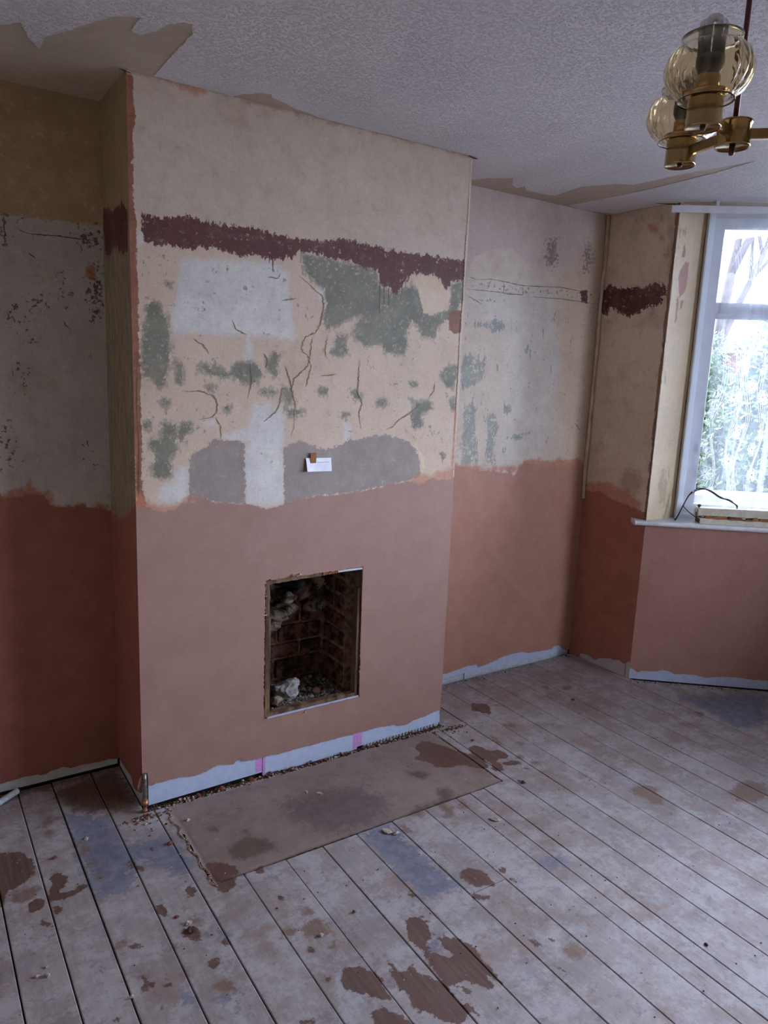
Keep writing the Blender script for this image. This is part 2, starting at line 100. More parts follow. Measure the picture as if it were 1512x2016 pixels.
'tan':[[(-.462,-.241),(-.384,-.248),(-.383,-.27),(-.405,-.299),(-.451,-.297),(-.466,-.28)],[(-.336,.072),(-.292,.11),(-.269,.102),(-.269,.085),(-.299,.068),(-.323,.054)],[(-.323,.021),(-.307,.023),(-.3,.003),(-.313,-.014),(-.324,-.005)],[(-.393,.078),(-.378,.075),(-.373,.05),(-.387,.042),(-.397,.058)],[(-.255,-.102),(-.218,-.128),(-.213,-.156),(-.227,-.173),(-.251,-.149)],[(-.233,-.203),(-.213,-.205),(-.21,-.226),(-.228,-.239),(-.238,-.224)],[(-.227,-.295),(-.197,-.297),(-.196,-.309),(-.221,-.312)],[(-.234,-.604),(-.208,-.603),(-.215,-.611),(-.235,-.628)],[(-.115,-.692),(-.094,-.693),(-.088,-.704),(-.11,-.712)],[(-.009,-.644),(-.019,-.654),(-.033,-.653),(-.042,-.64),(-.043,-.624),(-.033,-.613),(-.019,-.614),(-.009,-.627)],[(-.014,-.911),(-.027,-.92),(-.048,-.915),(-.064,-.898),(-.066,-.88),(-.053,-.87),(-.032,-.875),(-.016,-.892)],[(.173,-.381),(.204,-.355),(.257,-.341),(.289,-.367),(.327,-.419),(.317,-.449),(.244,-.45),(.202,-.453),(.173,-.422)],[(.277,-.325),(.269,-.333),(.259,-.332),(.252,-.323),(.252,-.311),(.26,-.303),(.271,-.303),(.278,-.313)],[(.157,-.223),(.188,-.222),(.197,-.254),(.175,-.267),(.153,-.248)],[(.292,-.923),(.284,-.929),(.275,-.929),(.27,-.921),(.272,-.911),(.28,-.904),(.289,-.904),(.294,-.912)],[(.213,-1.012),(.207,-1.017),(.2,-1.016),(.195,-1.009),(.196,-1.002),(.202,-.996),(.21,-.997),(.214,-1.004)],[(.207,-.82),(.194,-.831),(.177,-.828),(.165,-.814),(.166,-.796),(.179,-.785),(.196,-.787),(.208,-.802)],[(.284,-.773),(.271,-.789),(.256,-.79),(.249,-.777),(.254,-.756),(.268,-.74),(.283,-.738),(.29,-.752)],[(.3,-.859),(.278,-.876),(.248,-.87),(.229,-.847),(.23,-.818),(.253,-.801),(.283,-.806),(.303,-.83)],[(1.679,-.804),(1.741,-.805),(1.788,-.849),(1.741,-.922),(1.711,-.952),(1.682,-.928),(1.679,-.854)],[(.886,-1.305),(.859,-1.313),(.827,-1.305),(.809,-1.284),(.815,-1.263),(.841,-1.254),(.874,-1.262),(.892,-1.284)],[(2.163,-1.103),(2.087,-1.124),(2.018,-1.111),(1.993,-1.071),(2.028,-1.027),(2.104,-1.003),(2.177,-1.016),(2.202,-1.058)],[(.978,-.277),(1.024,-.284),(1.052,-.327),(1.029,-.351),(.994,-.341),(.978,-.304)],[(1.012,-.43),(1.053,-.445),(1.047,-.493),(1.006,-.519),(.983,-.522),(.983,-.586),(.964,-.598),(.933,-.611),(.917,-.587),(.946,-.549),(.941,-.523),(.887,-.508),(.849,-.548),(.818,-.53),(.815,-.514),(.874,-.493),(.936,-.496),(.97,-.499)],[(1.053,-.513),(1.056,-.548),(1.052,-.578),(1.01,-.578),(.997,-.563),(1.024,-.554)],[(1.49,-.201),(1.502,-.231),(1.477,-.294),(1.471,-.28),(1.472,-.236)],[(1.552,-.303),(1.577,-.311),(1.569,-.34),(1.542,-.341)],[(1.612,-.139),(1.655,-.15),(1.656,-.193),(1.613,-.188),(1.601,-.157)],[(1.486,-.42),(1.47,-.429),(1.454,-.427),(1.447,-.416),(1.453,-.401),(1.469,-.392),(1.485,-.394),(1.492,-.405)],[(1.49,-.467),(1.511,-.484),(1.5,-.497),(1.482,-.487)],[(.748,-.535),(.768,-.547),(.772,-.614),(.756,-.605)],[(1.732,.015),(1.724,.01),(1.715,.012),(1.71,.018),(1.712,.025),(1.721,.03),(1.73,.029),(1.735,.022)],[(2.097,.082),(2.123,.067),(2.114,.03),(2.086,.024),(2.076,.057)],[(2.186,.027),(2.215,.004),(2.198,-.022),(2.176,-.004)],[(2.573,-.551),(2.549,-.559),(2.527,-.556),(2.518,-.543),(2.529,-.528),(2.553,-.519),(2.575,-.523),(2.584,-.536)],[(2.217,-.01),(2.197,-.019),(2.176,-.017),(2.167,-.003),(2.174,.013),(2.195,.023),(2.216,.021),(2.225,.007)]],
'blue':[[(-.242,.11),(-.125,-.004),(-.103,-.189),(.019,-.196),(.057,-.312),(.055,-.399),(.009,-.437),(-.042,-.361),(-.097,-.292),(-.155,-.412),(-.246,-.405),(-.252,-.294),(-.25,-.134),(-.247,.022)],[(-.027,-.943),(-.036,-.948),(-.05,-.944),(-.061,-.933),(-.063,-.921),(-.055,-.915),(-.04,-.92),(-.029,-.931)],[(-.108,-.897),(-.117,-.904),(-.131,-.901),(-.143,-.889),(-.144,-.875),(-.136,-.868),(-.121,-.871),(-.11,-.883)],[(.029,-.73),(.022,-.739),(.015,-.74),(.011,-.732),(.013,-.721),(.019,-.711),(.026,-.71),(.031,-.718)],[(.604,-.51),(.731,-.52),(.74,-.909),(.609,-.9)],[(.545,-1.076),(.528,-1.087),(.509,-1.085),(.5,-1.071),(.505,-1.052),(.522,-1.041),(.541,-1.043),(.551,-1.058)],[(2.626,-.353),(2.874,-.468),(3.067,-.591),(2.752,-.769),(2.568,-.731),(2.611,-.56)],[(1.119,-.992),(1.091,-1.002),(1.059,-.994),(1.041,-.972),(1.046,-.95),(1.073,-.94),(1.106,-.948),(1.125,-.97)]],
'soil':[[(-.268,.262),(-.152,.308),(-.005,.327),(-.007,.011),(-.104,.037),(-.198,.076),(-.245,.19)],[(-.426,.345),(-.004,.344),(-.01,.304),(-.262,.298),(-.431,.295)],[(.439,-.219),(.604,-.205),(.77,-.28),(.805,-.409),(.702,-.487),(.529,-.483),(.432,-.349)]]},
'ceil':{'torn1':[(-.457,.012),(-.348,-.094),(-.326,-.117),(-.307,-.151),(-.288,-.099),(-.276,-.057),(-.237,.007),(-.237,-.094),(-.196,-.172),(-.158,-.257),(-.114,-.339),(-.058,-.381),(-.059,-.288),(-.048,-.278),(-.033,-.271),(-.004,-.326),(.009,-.385),(.037,-.421),(.058,-.424),(.079,-.368),(.078,-.162),(.082,-.007)],
'torn2':[(.336,-0),(.348,-.029),(.357,-.048),(.383,-.071),(.387,-.089),(.427,-.104),(.444,-.08),(.509,-.056),(.537,-.038),(.618,-.022),(.644,.023)],
'torn3':[(1.573,.273),(1.606,.204),(1.692,.125),(1.767,.212),(1.823,.243),(1.829,.195),(1.888,.246),(1.989,.238),(2.052,.224),(2.016,.021),(2.088,-.107),(2.159,-.148),(2.159,-.265),(2.162,-.409),(2.203,-.69),(2.241,-.496),(2.26,-.312),(2.271,-.143),(2.269,.043),(2.24,.36)],
'baytip':[(2.369,.404),(2.469,.353),(2.559,.152),(2.551,.031),(2.592,-.05),(2.594,-.132)]},
'cracks':[[(.594,1.913),(.628,1.892),(.657,1.87),(.686,1.856),(.693,1.807),(.68,1.747),(.661,1.72),(.618,1.701),(.604,1.658),(.639,1.626),(.634,1.6),(.578,1.548),(.569,1.513),(.584,1.454),(.581,1.384),(.572,1.341)],[(.647,1.703),(.639,1.626)],[(.634,1.626),(.649,1.601),(.626,1.523)],[(.158,1.497),(.223,1.498),(.273,1.483),(.286,1.459),(.281,1.426),(.264,1.41),(.214,1.402)],[(.277,1.41),(.294,1.378),(.298,1.336)],[(.569,1.513),(.531,1.513),(.522,1.462),(.504,1.427),(.458,1.393)],[(.857,1.627),(.854,1.564),(.851,1.51),(.874,1.465),(.86,1.42),(.873,1.365)],[(.989,1.359),(1.023,1.373),(1.045,1.397),(1.101,1.425),(1.146,1.459)],[(.337,1.74),(.354,1.709),(.393,1.696)],[(.526,1.822),(.582,1.835)],[(.2,1.673),(.24,1.648),(.257,1.625)],[(.471,1.897),(.507,1.896),(.52,1.918)],[(1.225,1.556),(1.221,1.518),(1.193,1.488)],[(.685,1.564),(.755,1.572)],[(.539,1.597),(.559,1.555),(.569,1.513)],[(.715,1.715),(.702,1.663),(.713,1.629)],[(.407,1.6),(.412,1.535),(.399,1.477)],[(.456,1.635),(.474,1.611),(.465,1.586)]],
'drips':[[(.935,1.922),(.938,1.808)],[(.954,1.919),(.958,1.845)],[(.977,1.908),(.979,1.841)],[(1.001,1.902),(1.003,1.875)],[(1.018,1.912),(1.019,1.886)],[(1.039,1.923),(1.039,1.892)],[(.488,1.962),(.489,1.918)],[(1.256,1.934),(1.257,1.923)],[(.475,1.964),(.475,1.944)],[(1.055,1.938),(1.055,1.914)]],
'railcracks':[[(1.653,2.031),(1.797,2.049),(2.006,2.038),(2.274,2.055),(2.412,2.049),(2.541,2.054)],[(1.641,1.988),(1.77,1.992),(1.877,1.993),(2.011,1.994)],[(2.057,1.99),(2.294,1.998),(2.549,1.994)],[(2.006,2.038),(2.005,1.994),(1.878,1.987)],[(1.877,2.049),(1.878,1.99)],[(1.797,2.049),(1.77,2)],[(1.657,2.044),(1.699,2.039)],[(2.455,1.36),(2.522,1.305)],[(1.654,1.959),(1.744,1.928)],[(2.252,1.936),(2.223,1.876)],[(2.165,1.855),(2.173,1.781)],[(2.241,1.665),(2.249,1.614)]],
'blcracks':[[(-.261,1.996),(-.229,1.993),(-.147,1.997),(-.085,1.997),(-.015,1.996)],[(-.308,2.042),(-.312,2.011),(-.31,1.984),(-.313,1.945)],[(-.243,1.931),(-.222,1.917)],[(-.141,1.721),(-.136,1.703),(-.116,1.689)],[(-.077,1.98),(-.069,1.957)],[(-.139,1.768),(-.131,1.757),(-.122,1.77)],[(-.095,1.291),(-.086,1.278)],[(-.079,1.303),(-.074,1.277)],[(-.321,1.739),(-.311,1.726),(-.317,1.708),(-.301,1.721),(-.291,1.699)],[(-.285,1.711),(-.278,1.697)]]}
PR={'breast_pink':[(-.058,1.156),(.017,1.111),(.072,1.092),(.128,1.096),(.149,1.107),(.229,1.131),(.298,1.106),(.387,1.096),(.48,1.076),(.547,1.09),(.676,1.109),(.78,1.11),(.888,1.116),(1,1.134),(1.117,1.148),(1.166,1.126),(1.239,1.152),(1.329,1.138),(1.379,1.167)],
'breast_bot':[(.032,.081),(.041,.078),(.047,.085),(.072,.082),(.11,.082),(.142,.083),(.16,.076),(.187,.073),(.211,.073),(.239,.076),(.251,.08),(.263,.084),(.281,.09),(.341,.079),(.346,.071),(.354,.085),(.379,.089),(.385,.079),(.435,.072),(.471,.071),(.509,.07),(.537,.067),(.613,.068),(.647,.068),(.692,.066),(.732,.068),(.791,.066),(.814,.066),(.835,.066),(.847,.065),(.884,.064),(.908,.067),(.936,.065),(.969,.065),(.996,.067),(1.034,.064),(1.066,.059),(1.097,.058),(1.122,.047),(1.162,.04),(1.186,.047),(1.2,.052),(1.218,.053),(1.26,.056),(1.284,.059),(1.318,.066),(1.35,.068)],
'breast_brd1':[(.033,.001),(.265,.008),(.47,.006)],
'breast_brd2':[(.472,-.01),(.889,-.017),(.909,-.015)],
'breast_brd3':[(.91,-.001),(1.354,.006)],
'tapes':[[(.437,.069),(.485,.07),(.887,.065),(.935,.065),(.469,.039),(.909,.032)]],
'br_bot':[(1.639,.056),(1.664,.051),(1.731,.06),(1.799,.067),(1.87,.063),(1.878,.044),(1.942,.051),(1.985,.057),(2.043,.071),(2.072,.073),(2.132,.076),(2.202,.073),(2.242,.059),(2.321,.054),(2.439,.049),(2.446,.062),(2.491,.063),(2.514,.047),(2.555,.024)],
'br_band':[(1.64,.034),(1.802,.035),(2.017,.027),(2.245,.029),(2.479,.028),(2.572,.021)],
'br_dimple':[(1.643,-.009),(1.806,-.015),(2.021,-.012),(2.25,-.018),(2.45,-.01),(2.576,-.012)],
'br_joint':[(1.793,.017)],
'rw_bot':[(-.069,.098),(-.044,.073),(-.005,.083),(.022,.07),(.051,.071),(.126,.044),(.153,.022),(.206,.036),(.268,.027),(.269,-.007),(.306,-.012),(.343,-.012)],
'rw_brd':[(-.077,-.003),(.337,-.019)],
'bay_bot':[(-.002,.064),(.02,.062),(.044,.04),(.064,.054),(.137,.057),(.172,.069),(.219,.062),(.232,.049),(.281,.054),(.339,.055),(.397,.045),(.496,.058),(.559,.059),(.638,.055),(.717,.056)],
'bay_brd':[(-0,.006),(.723,.006)],
'bl_bot':[(-.424,.037),(-.39,.041),(-.339,.043),(-.294,.04),(-.291,.034),(-.256,.034),(-.252,.043),(-.231,.043),(-.202,.046),(-.18,.033),(-.143,.036),(-.084,.032),(-.065,.031),(-.038,.032),(-.005,.025)],
'bl_brd':[(-.426,.001),(-.006,.003)],
'ret_bot':[(.021,.044),(.09,.023),(.133,.013),(.145,.04),(.188,.041),(.249,.034),(.295,.03)],
'ret_brd':[(.039,-.014),(.331,-.007)],
'br_pink':[(1.633,1.142),(1.846,1.117),(2.007,1.102),(2.033,1.079),(2.065,1.118),(2.097,1.152),(2.196,1.131),(2.323,1.122),(2.375,1.115),(2.546,1.123),(2.565,1.127)],
'bl_pink':[(-.369,1.106),(-.325,1.104),(-.286,1.114),(-.229,1.114),(-.221,1.091),(-.207,1.068),(-.154,1.064),(-.112,1.058),(-.1,1.064),(-.045,1.05),(-.007,1.044)],
'ret_pink':[(-.045,1.154),(.071,1.086),(.169,1.043),(.271,1.031),(.377,1.038)],
'rw_pink':[(-.049,.928),(.024,.943),(.126,.953),(.236,.992),(.343,.967)],
'hole':[(.476,.796),(.887,.795),(.906,.236),(.473,.242)]}
def FLOORBITS(B, D_, R_):
    return [(-0.046, -0.665, 0.0110, 'brown dirt clod on the boards below the blue painted patch', 'dirt clod', D_),
        (-0.044, -0.634, 0.0080, 'small pale crumb beside the brown dirt clod', 'plaster crumb', B),
        (-0.066, -0.593, 0.0060, 'tiny red crumb on the boards above the brown dirt clod', 'brick crumb', R_),
        (-0.420, -0.628, 0.0070, 'cream plaster crumb, larger of the cluster on the left floorboards', 'plaster crumb', B),
        (-0.442, -0.617, 0.0050, 'cream plaster crumb, left of the cluster on the left floorboards', 'plaster crumb', B),
        (-0.416, -0.596, 0.0040, 'cream plaster crumb, topmost of the cluster on the left floorboards', 'plaster crumb', B),
        (-0.250, -0.808, 0.0060, 'crumb jammed in the wide dark joint at the bottom left', 'plaster crumb', B),
        (-0.319, -0.138, 0.0070, 'red crumb on the left boards above the brown stain', 'brick crumb', R_),
        (0.021, -0.252, 0.0090, 'rusty crumb at the right of the blue painted patch', 'brick crumb', R_),
        (-0.019, -0.103, 0.0060, 'bright white crumb at the foot of the corner pipe', 'plaster crumb', B),
        (-0.212, -0.087, 0.0070, 'white crumb at the top of the blue painted patch', 'plaster crumb', B),
        (1.385, -0.199, 0.0060, 'dark red crumb beside the chimney right corner', 'brick crumb', R_),
        (0.392, -0.836, 0.0050, 'red speck on the boards in front of the hearth', 'brick crumb', R_),
        (2.108, -0.123, 0.0080, 'brown crumb on the boards in front of the right alcove corner', 'dirt clod', D_),
        (2.856, -0.365, 0.0080, 'largest cream crumb at the foot of the bay wall', 'plaster crumb', B),
        (0.263, -0.870, 0.0070, 'white crumb on the boards left of the large wet stain', 'plaster crumb', B),
        (1.341, -0.565, 0.0080, 'brown splinter on the boards just right of the hearth', 'dirt clod', D_),
        (1.201, -1.464, 0.0050, 'brown broken knot debris on the right floorboards', 'dirt clod', D_),
        ]
# ---------------------------------------------------------------- node helpers
def C(r, g, b):
    f = lambda v: (v / 255 / 12.92) if v / 255 <= .04045 else ((v / 255 + .055) / 1.055) ** 2.4
    return (f(r), f(g), f(b), 1)

class NT:
    def __init__(s, name, rough=.6, spec=.4):
        s.m = bpy.data.materials.new(name)
        s.m.use_nodes = True
        s.t = s.m.node_tree
        s.b = s.t.nodes['Principled BSDF']
        s.b.inputs['Roughness'].default_value = rough
        s.b.inputs['Specular IOR Level'].default_value = spec
        s.co = s.n('ShaderNodeTexCoord').outputs['Object']
    def n(s, t, ins=None, **kw):
        q = s.t.nodes.new(t)
        for k, v in kw.items():
            setattr(q, k, v)
        for k, v in (ins or {}).items():
            s.put(q.inputs[k], v)
        return q
    def put(s, i, v):
        if hasattr(v, 'is_linked') or hasattr(v, 'links'):
            s.t.links.new(v, i)
        else:
            i.default_value = v
    def math(s, op, a, b=0.0, clamp=False):
        q = s.n('ShaderNodeMath', {0: a, 1: b}, operation=op)
        q.use_clamp = clamp
        return q.outputs[0]
    def mad(s, a, b, c):
        return s.n('ShaderNodeMath', {0: a, 1: b, 2: c}, operation='MULTIPLY_ADD').outputs[0]
    def mr(s, v, a, b, c=0.0, d=1.0, smooth=True):
        return s.n('ShaderNodeMapRange', {0: v, 1: a, 2: b, 3: c, 4: d}, interpolation_type='SMOOTHSTEP' if smooth else 'LINEAR').outputs[0]
    def mix(s, f, a, b, mode='MIX'):
        q = s.n('ShaderNodeMix', None, data_type='RGBA', blend_type=mode)
        s.put(q.inputs[0], f); s.put(q.inputs[6], a); s.put(q.inputs[7], b)
        return q.outputs[2]
    def noise(s, scale, detail=4, rough=.55, stretch=None, off=None, dist=0.0):
        v = s.co
        if stretch or off:
            v = s.n('ShaderNodeMapping', {0: v, 'Scale': stretch or (1, 1, 1), 'Location': off or (0, 0, 0)}).outputs[0]
        return s.n('ShaderNodeTexNoise', {'Vector': v, 'Scale': scale, 'Detail': detail, 'Roughness': rough, 'Distortion': dist}).outputs[0]
    def vor(s, scale, stretch=None, feature='F1', rand=1.0):
        v = s.co
        if stretch:
            v = s.n('ShaderNodeMapping', {0: v, 'Scale': stretch}).outputs[0]
        return s.n('ShaderNodeTexVoronoi', {'Vector': v, 'Scale': scale, 'Randomness': rand}, feature=feature).outputs[0]
    def attr(s, name):
        return s.n('ShaderNodeAttribute', None, attribute_name=name).outputs['Fac']
    def col(s, c):
        s.put(s.b.inputs['Base Color'], c)
    def bump(s, h, strength=.3, dist=.002, base=None):
        q = s.n('ShaderNodeBump', {'Strength': strength, 'Distance': dist, 'Height': h})
        if base is not None:
            s.put(q.inputs['Normal'], base)
        s.put(s.b.inputs['Normal'], q.outputs[0])
        return q.outputs[0]

def simple(name, c1, c2, scale=20, rough=.6, spec=.4, bump=.15, metal=0.0, stretch=None, detail=5, lo=.35, hi=.65, bdist=.001):
    t = NT(name, rough, spec)
    n = t.noise(scale, detail, .6, stretch)
    t.col(t.mix(t.mr(n, lo, hi), c1, c2))
    if bump:
        t.bump(n, bump, bdist)
    t.b.inputs['Metallic'].default_value = metal
    return t.m

def wall_mat(name, base, layers, dirt=.5, streak=.3, rough=.62, scuff=None):
    """old stripped plaster: base colours, then layers whose outline comes from a distance attribute roughened by noise"""
    t = NT(name, rough, .35)
    nb = t.noise(2.6, 3, .6)
    n1 = t.noise(16, 8, .70)
    n2 = t.noise(60, 7, .72, off=(3, 1, 7))
    n3 = t.noise(42, 7, .74, stretch=(1, 1, .22), off=(1, 5, 2))
    n4 = t.noise(230, 3, .6)
    n5 = t.noise(9, 8, .78, off=(4, 8, 4))
    col = t.mix(t.mr(t.mad(nb, .5, t.math('MULTIPLY', n5, .5)), .36, .64), base[0], base[1])
    col = t.mix(t.math('MULTIPLY', t.mr(n3, .42, .68), streak), col, base[2])
    hs = None
    pm = None
    def grime(col):
        sp = t.mr(t.noise(130, 4, .78, off=(9, 2, 4)), .62, .70)
        col = t.mix(t.math('MULTIPLY', sp, dirt * .6), col, C(98, 82, 70))
        gr = t.mr(t.noise(13, 9, .82, off=(4, 4, 4)), .50, .74)
        col = t.mix(t.math('MULTIPLY', gr, dirt * .5), col, C(134, 116, 100))
        pat = t.mr(n5, .46, .60)
        sv = t.mr(t.noise(95, 3, .7, stretch=(1, 1, .06), off=(6, 2, 1)), .63, .70)
        sh = t.mr(t.noise(80, 3, .7, stretch=(.08, .08, 1), off=(2, 6, 5)), .64, .71)
        col = t.mix(t.math('MULTIPLY', t.math('MULTIPLY', t.math('ADD', sv, sh), pat), dirt * .45), col, C(118, 104, 92))
        lt = t.mr(t.noise(24, 8, .82, off=(5, 5, 9)), .56, .66)
        col = t.mix(t.math('MULTIPLY', lt, dirt * .35), col, C(222, 212, 198))
        dk = t.mr(t.noise(4.5, 6, .7, off=(8, 3, 2)), .52, .70)
        col = t.mix(t.math('MULTIPLY', dk, dirt * .35), col, C(150, 128, 106))
        weave = t.mad(t.noise(170, 2, .5, stretch=(1, 1, .2)), .5, t.math('MULTIPLY', t.noise(170, 2, .5, stretch=(.2, .2, 1), off=(2, 2, 2)), .5))
        w = t.mr(weave, .36, .64, .955, 1.03)
        return t.mix(1.0, col, t.n('ShaderNodeCombineColor', {0: w, 1: w, 2: w}).outputs[0], 'MULTIPLY')
    done = False
    for L in layers:
        if L['a'] == 'pink':
            col = grime(col); done = True
        a = t.attr(L['a'])
        src = {'n1': n1, 'n2': n2, 'n3': n3, 'n5': n5}[L.get('src', 'n2')]
        e = t.mad(t.math('SUBTRACT', src, .5), 2 * L.get('amp', .03), a)
        if L.get('amp2', .016):
            e = t.mad(t.math('SUBTRACT', n2, .5), 2 * L.get('amp2', .016), e)
        s = L.get('soft', .001)
        o = L.get('off', 0.0)
        m = t.mr(e, o - s, o + s)
        if L.get('worn'):          # rubbed through in streaks
            w = L['worn']
            m = t.math('MULTIPLY', m, t.mr(t.mad(n3, .5, t.math('MULTIPLY', n2, .5)), w - .06, w + .03, 1.0, 0.0))
        if L.get('wornf'):         # rubbed through in flecks
            w = L['wornf']
            m = t.math('MULTIPLY', m, t.mr(t.mad(n2, .6, t.math('MULTIPLY', n1, .4)), w - .04, w + .02, 1.0, 0.0))
        m = t.math('MULTIPLY', m, L.get('op', 1.0))
        c = t.mix(t.mr(n3 if L.get('cn') == 'n3' else n5, .36, .64), L['c'][0], L['c'][1])
        col = t.mix(m, col, c)
        if L['a'] == 'pink':
            pm = m
        if L.get('h'):
            x = t.math('MULTIPLY', m, L['h'])
            hs = x if hs is None else t.math('ADD', hs, x)
    if not done:
        col = grime(col)
    t.col(col)
    hh = t.mad(n2, .5, t.math('MULTIPLY', n4, .25))
    if pm is not None:
        hh = t.math('MULTIPLY', hh, t.mr(pm, 0, 1, 1.0, .18))
    if hs is not None:
        hh = t.math('ADD', hh, hs)
    t.bump(hh, .35, .0022)
    return t.m

# ---------------------------------------------------------------- mesh helpers
def props(o, label=None, cat=None, group=None, kind=None):
    if label: o['label'] = label
    if cat: o['category'] = cat
    if group: o['group'] = group
    if kind: o['kind'] = kind
    return o

def link(name, me, parent=None, mats=()):
    o = bpy.data.objects.new(name, me)
    COL.objects.link(o)
    for m in mats:
        if me.materials.find(m.name) < 0:
            me.materials.append(m)
    if parent is not None:
        o.parent = parent
        g = parent
        loc = Vector((0, 0, 0))
        while g is not None:
            loc -= g.location
            g = g.parent
        o.location = loc
    return o

def empty(name, loc, label, cat, group=None):
    e = bpy.data.objects.new(name, None)
    COL.objects.link(e)
    e.location = loc
    e.empty_display_size = .1
    return props(e, label, cat, group)

class MB:
    def __init__(s):
        s.v = []; s.f = []; s.mi = []; s.sm = []
    def add(s, vs, fs, mi=0, smooth=False):
        b = len(s.v)
        s.v += [tuple(x) for x in vs]
        for f in fs:
            s.f.append([b + i for i in f]); s.mi.append(mi); s.sm.append(smooth)
        return s
    def box(s, a, b, mi=0, fr=None, bev=0.0):
        """box between corners a and b in frame fr = (origin, ux, uy, uz)"""
        x0, y0, z0 = a; x1, y1, z1 = b
        if bev:
            e = bev
            vs = []
            for z, i in ((z0, e), (z0 + e, 0), (z1 - e, 0), (z1, e)):
                for (x, y) in ((x0 + i, y0 + max(i, 0)), (x1 - i, y0 + i), (x1 - i, y1 - i), (x0 + i, y1 - i)):
                    vs.append((x, y, z))
            # chamfer vertical edges a little too
            out = []
            for k in range(4):
                q = vs[k * 4:k * 4 + 4]
                c = [(q[0][0] + e, q[0][1]), (q[1][0] - e, q[1][1]), (q[1][0], q[1][1] + e), (q[2][0], q[2][1] - e), (q[2][0] - e, q[2][1]), (q[3][0] + e, q[3][1]), (q[3][0], q[3][1] - e), (q[0][0], q[0][1] + e)]
                out += [(x, y, q[0][2]) for x, y in c]
            fs = [[7, 6, 5, 4, 3, 2, 1, 0], [24 + i for i in range(8)]]
            for k in range(3):
                for i in range(8):
                    j = (i + 1) % 8
                    fs.append([k * 8 + i, k * 8 + j, k * 8 + 8 + j, k * 8 + 8 + i])
            vs = out
        else:
            vs = [(x0, y0, z0), (x1, y0, z0), (x1, y1, z0), (x0, y1, z0), (x0, y0, z1), (x1, y0, z1), (x1, y1, z1), (x0, y1, z1)]
            fs = [[3, 2, 1, 0], [4, 5, 6, 7], [0, 1, 5, 4], [1, 2, 6, 5], [2, 3, 7, 6], [3, 0, 4, 7]]
        if fr:
            o, ux, uy, uz = fr
            vs = [o + ux * x + uy * y + uz * z for x, y, z in vs]
        return s.add(vs, fs, mi)
    def prism(s, pts, fr, l0, l1, mi=0):
        """polygon pts (a, b) in fr axes 1, 2 swept along axis 3 from l0 to l1"""
        o, ua, ub, uc = fr
        n = len(pts)
        vs = [o + ua * a + ub * b + uc * l0 for a, b in pts] + [o + ua * a + ub * b + uc * l1 for a, b in pts]
        fs = [list(range(n))[::-1], list(range(n, 2 * n))] + [[i, (i + 1) % n, n + (i + 1) % n, n + i] for i in range(n)]
        return s.add(vs, fs, mi)
    def tube(s, pts, r, k=8, mi=0, closed=False, caps=True, smooth=True, rs=None):
        pts = [Vector(p) for p in pts]
        n = len(pts)
        vs = []
        up = None
        for i, p in enumerate(pts):
            a = pts[(i - 1) % n] if (closed or i > 0) else p
            b = pts[(i + 1) % n] if (closed or i < n - 1) else p
            d = (b - a)
            d = d.normalized() if d.length > 1e-9 else Vector((0, 0, 1))
            if up is None:
                up = Vector((0, 0, 1)) if abs(d.z) < .9 else Vector((1, 0, 0))
            x = (up - d * up.dot(d))
            x = x.normalized() if x.length > 1e-6 else d.orthogonal().normalized()
            up = x
            y = d.cross(x)
            rr = rs[i] if rs else r
            for j in range(k):
                t = 2 * PI * j / k
                vs.append(p + (x * math.cos(t) + y * math.sin(t)) * rr)
        fs = []
        m = n if closed else n - 1
        for i in range(m):
            for j in range(k):
                a = i * k + j; b = i * k + (j + 1) % k
                c = ((i + 1) % n) * k + (j + 1) % k; e = ((i + 1) % n) * k + j
                fs.append([a, b, c, e])
        if caps and not closed:
            fs.append(list(range(k))[::-1]); fs.append([(n - 1) * k + j for j in range(k)])
        return s.add(vs, fs, mi, smooth)
    def lathe(s, c, prof, k=32, mi=0, closed=False, ribs=0, rib=0.0, smooth=True):
        c = Vector(c)
        vs = []
        for r, z in prof[:]:
            for j in range(k):
                t = 2 * PI * j / k
                q = r
                if ribs and isinstance(rib, (list, tuple)):
                    pass
                vs.append(c + Vector((q * math.cos(t), q * math.sin(t), z)))
        n = len(prof)
        fs = []
        for i in range(n if closed else n - 1):
            for j in range(k):
                i2 = (i + 1) % n
                fs.append([i * k + j, i * k + (j + 1) % k, i2 * k + (j + 1) % k, i2 * k + j])
        return s.add(vs, fs, mi, smooth)
    def rock(s, c, r, sub=1, rough=.35, flat=1.0, mi=0, seed=None, sc=(1, 1, 1), smooth=False):
        R = random.Random(seed if seed is not None else random.random())
        bm = bmesh.new()
        bmesh.ops.create_icosphere(bm, subdivisions=sub, radius=1)
        ph = [R.uniform(0, 6) for _ in range(6)]
        rot = Matrix.Rotation(R.uniform(0, 6.28), 3, 'Z')
        vs = []
        for v in bm.verts:
            p = v.co
            k = 1 + rough * (math.sin(3 * p.x + ph[0]) * math.sin(3.3 * p.y + ph[1]) + .6 * math.sin(5.1 * p.z + ph[2] + 3 * p.x)) * .7 + R.uniform(-1, 1) * rough * .3
            q = Vector((p.x * k * sc[0], p.y * k * sc[1], p.z * k * sc[2] * flat)) * r
            vs.append(Vector(c) + rot @ q)
        fs = [[v.index for v in f.verts] for f in bm.faces]
        bm.free()
        return s.add(vs, fs, mi, smooth)
    def build(s, name, mats, parent=None):
        me = bpy.data.meshes.new(name)
        me.from_pydata(s.v, [], s.f)
        if not isinstance(mats, (list, tuple)):
            mats = [mats]
        for m in mats:
            me.materials.append(m)
        if s.f:
            me.polygons.foreach_set('material_index', s.mi)
            me.polygons.foreach_set('use_smooth', s.sm)
        me.update()
        bm = bmesh.new(); bm.from_mesh(me)
        bmesh.ops.recalc_face_normals(bm, faces=bm.faces)
        bm.to_mesh(me); bm.free()
        return link(name, me, parent)

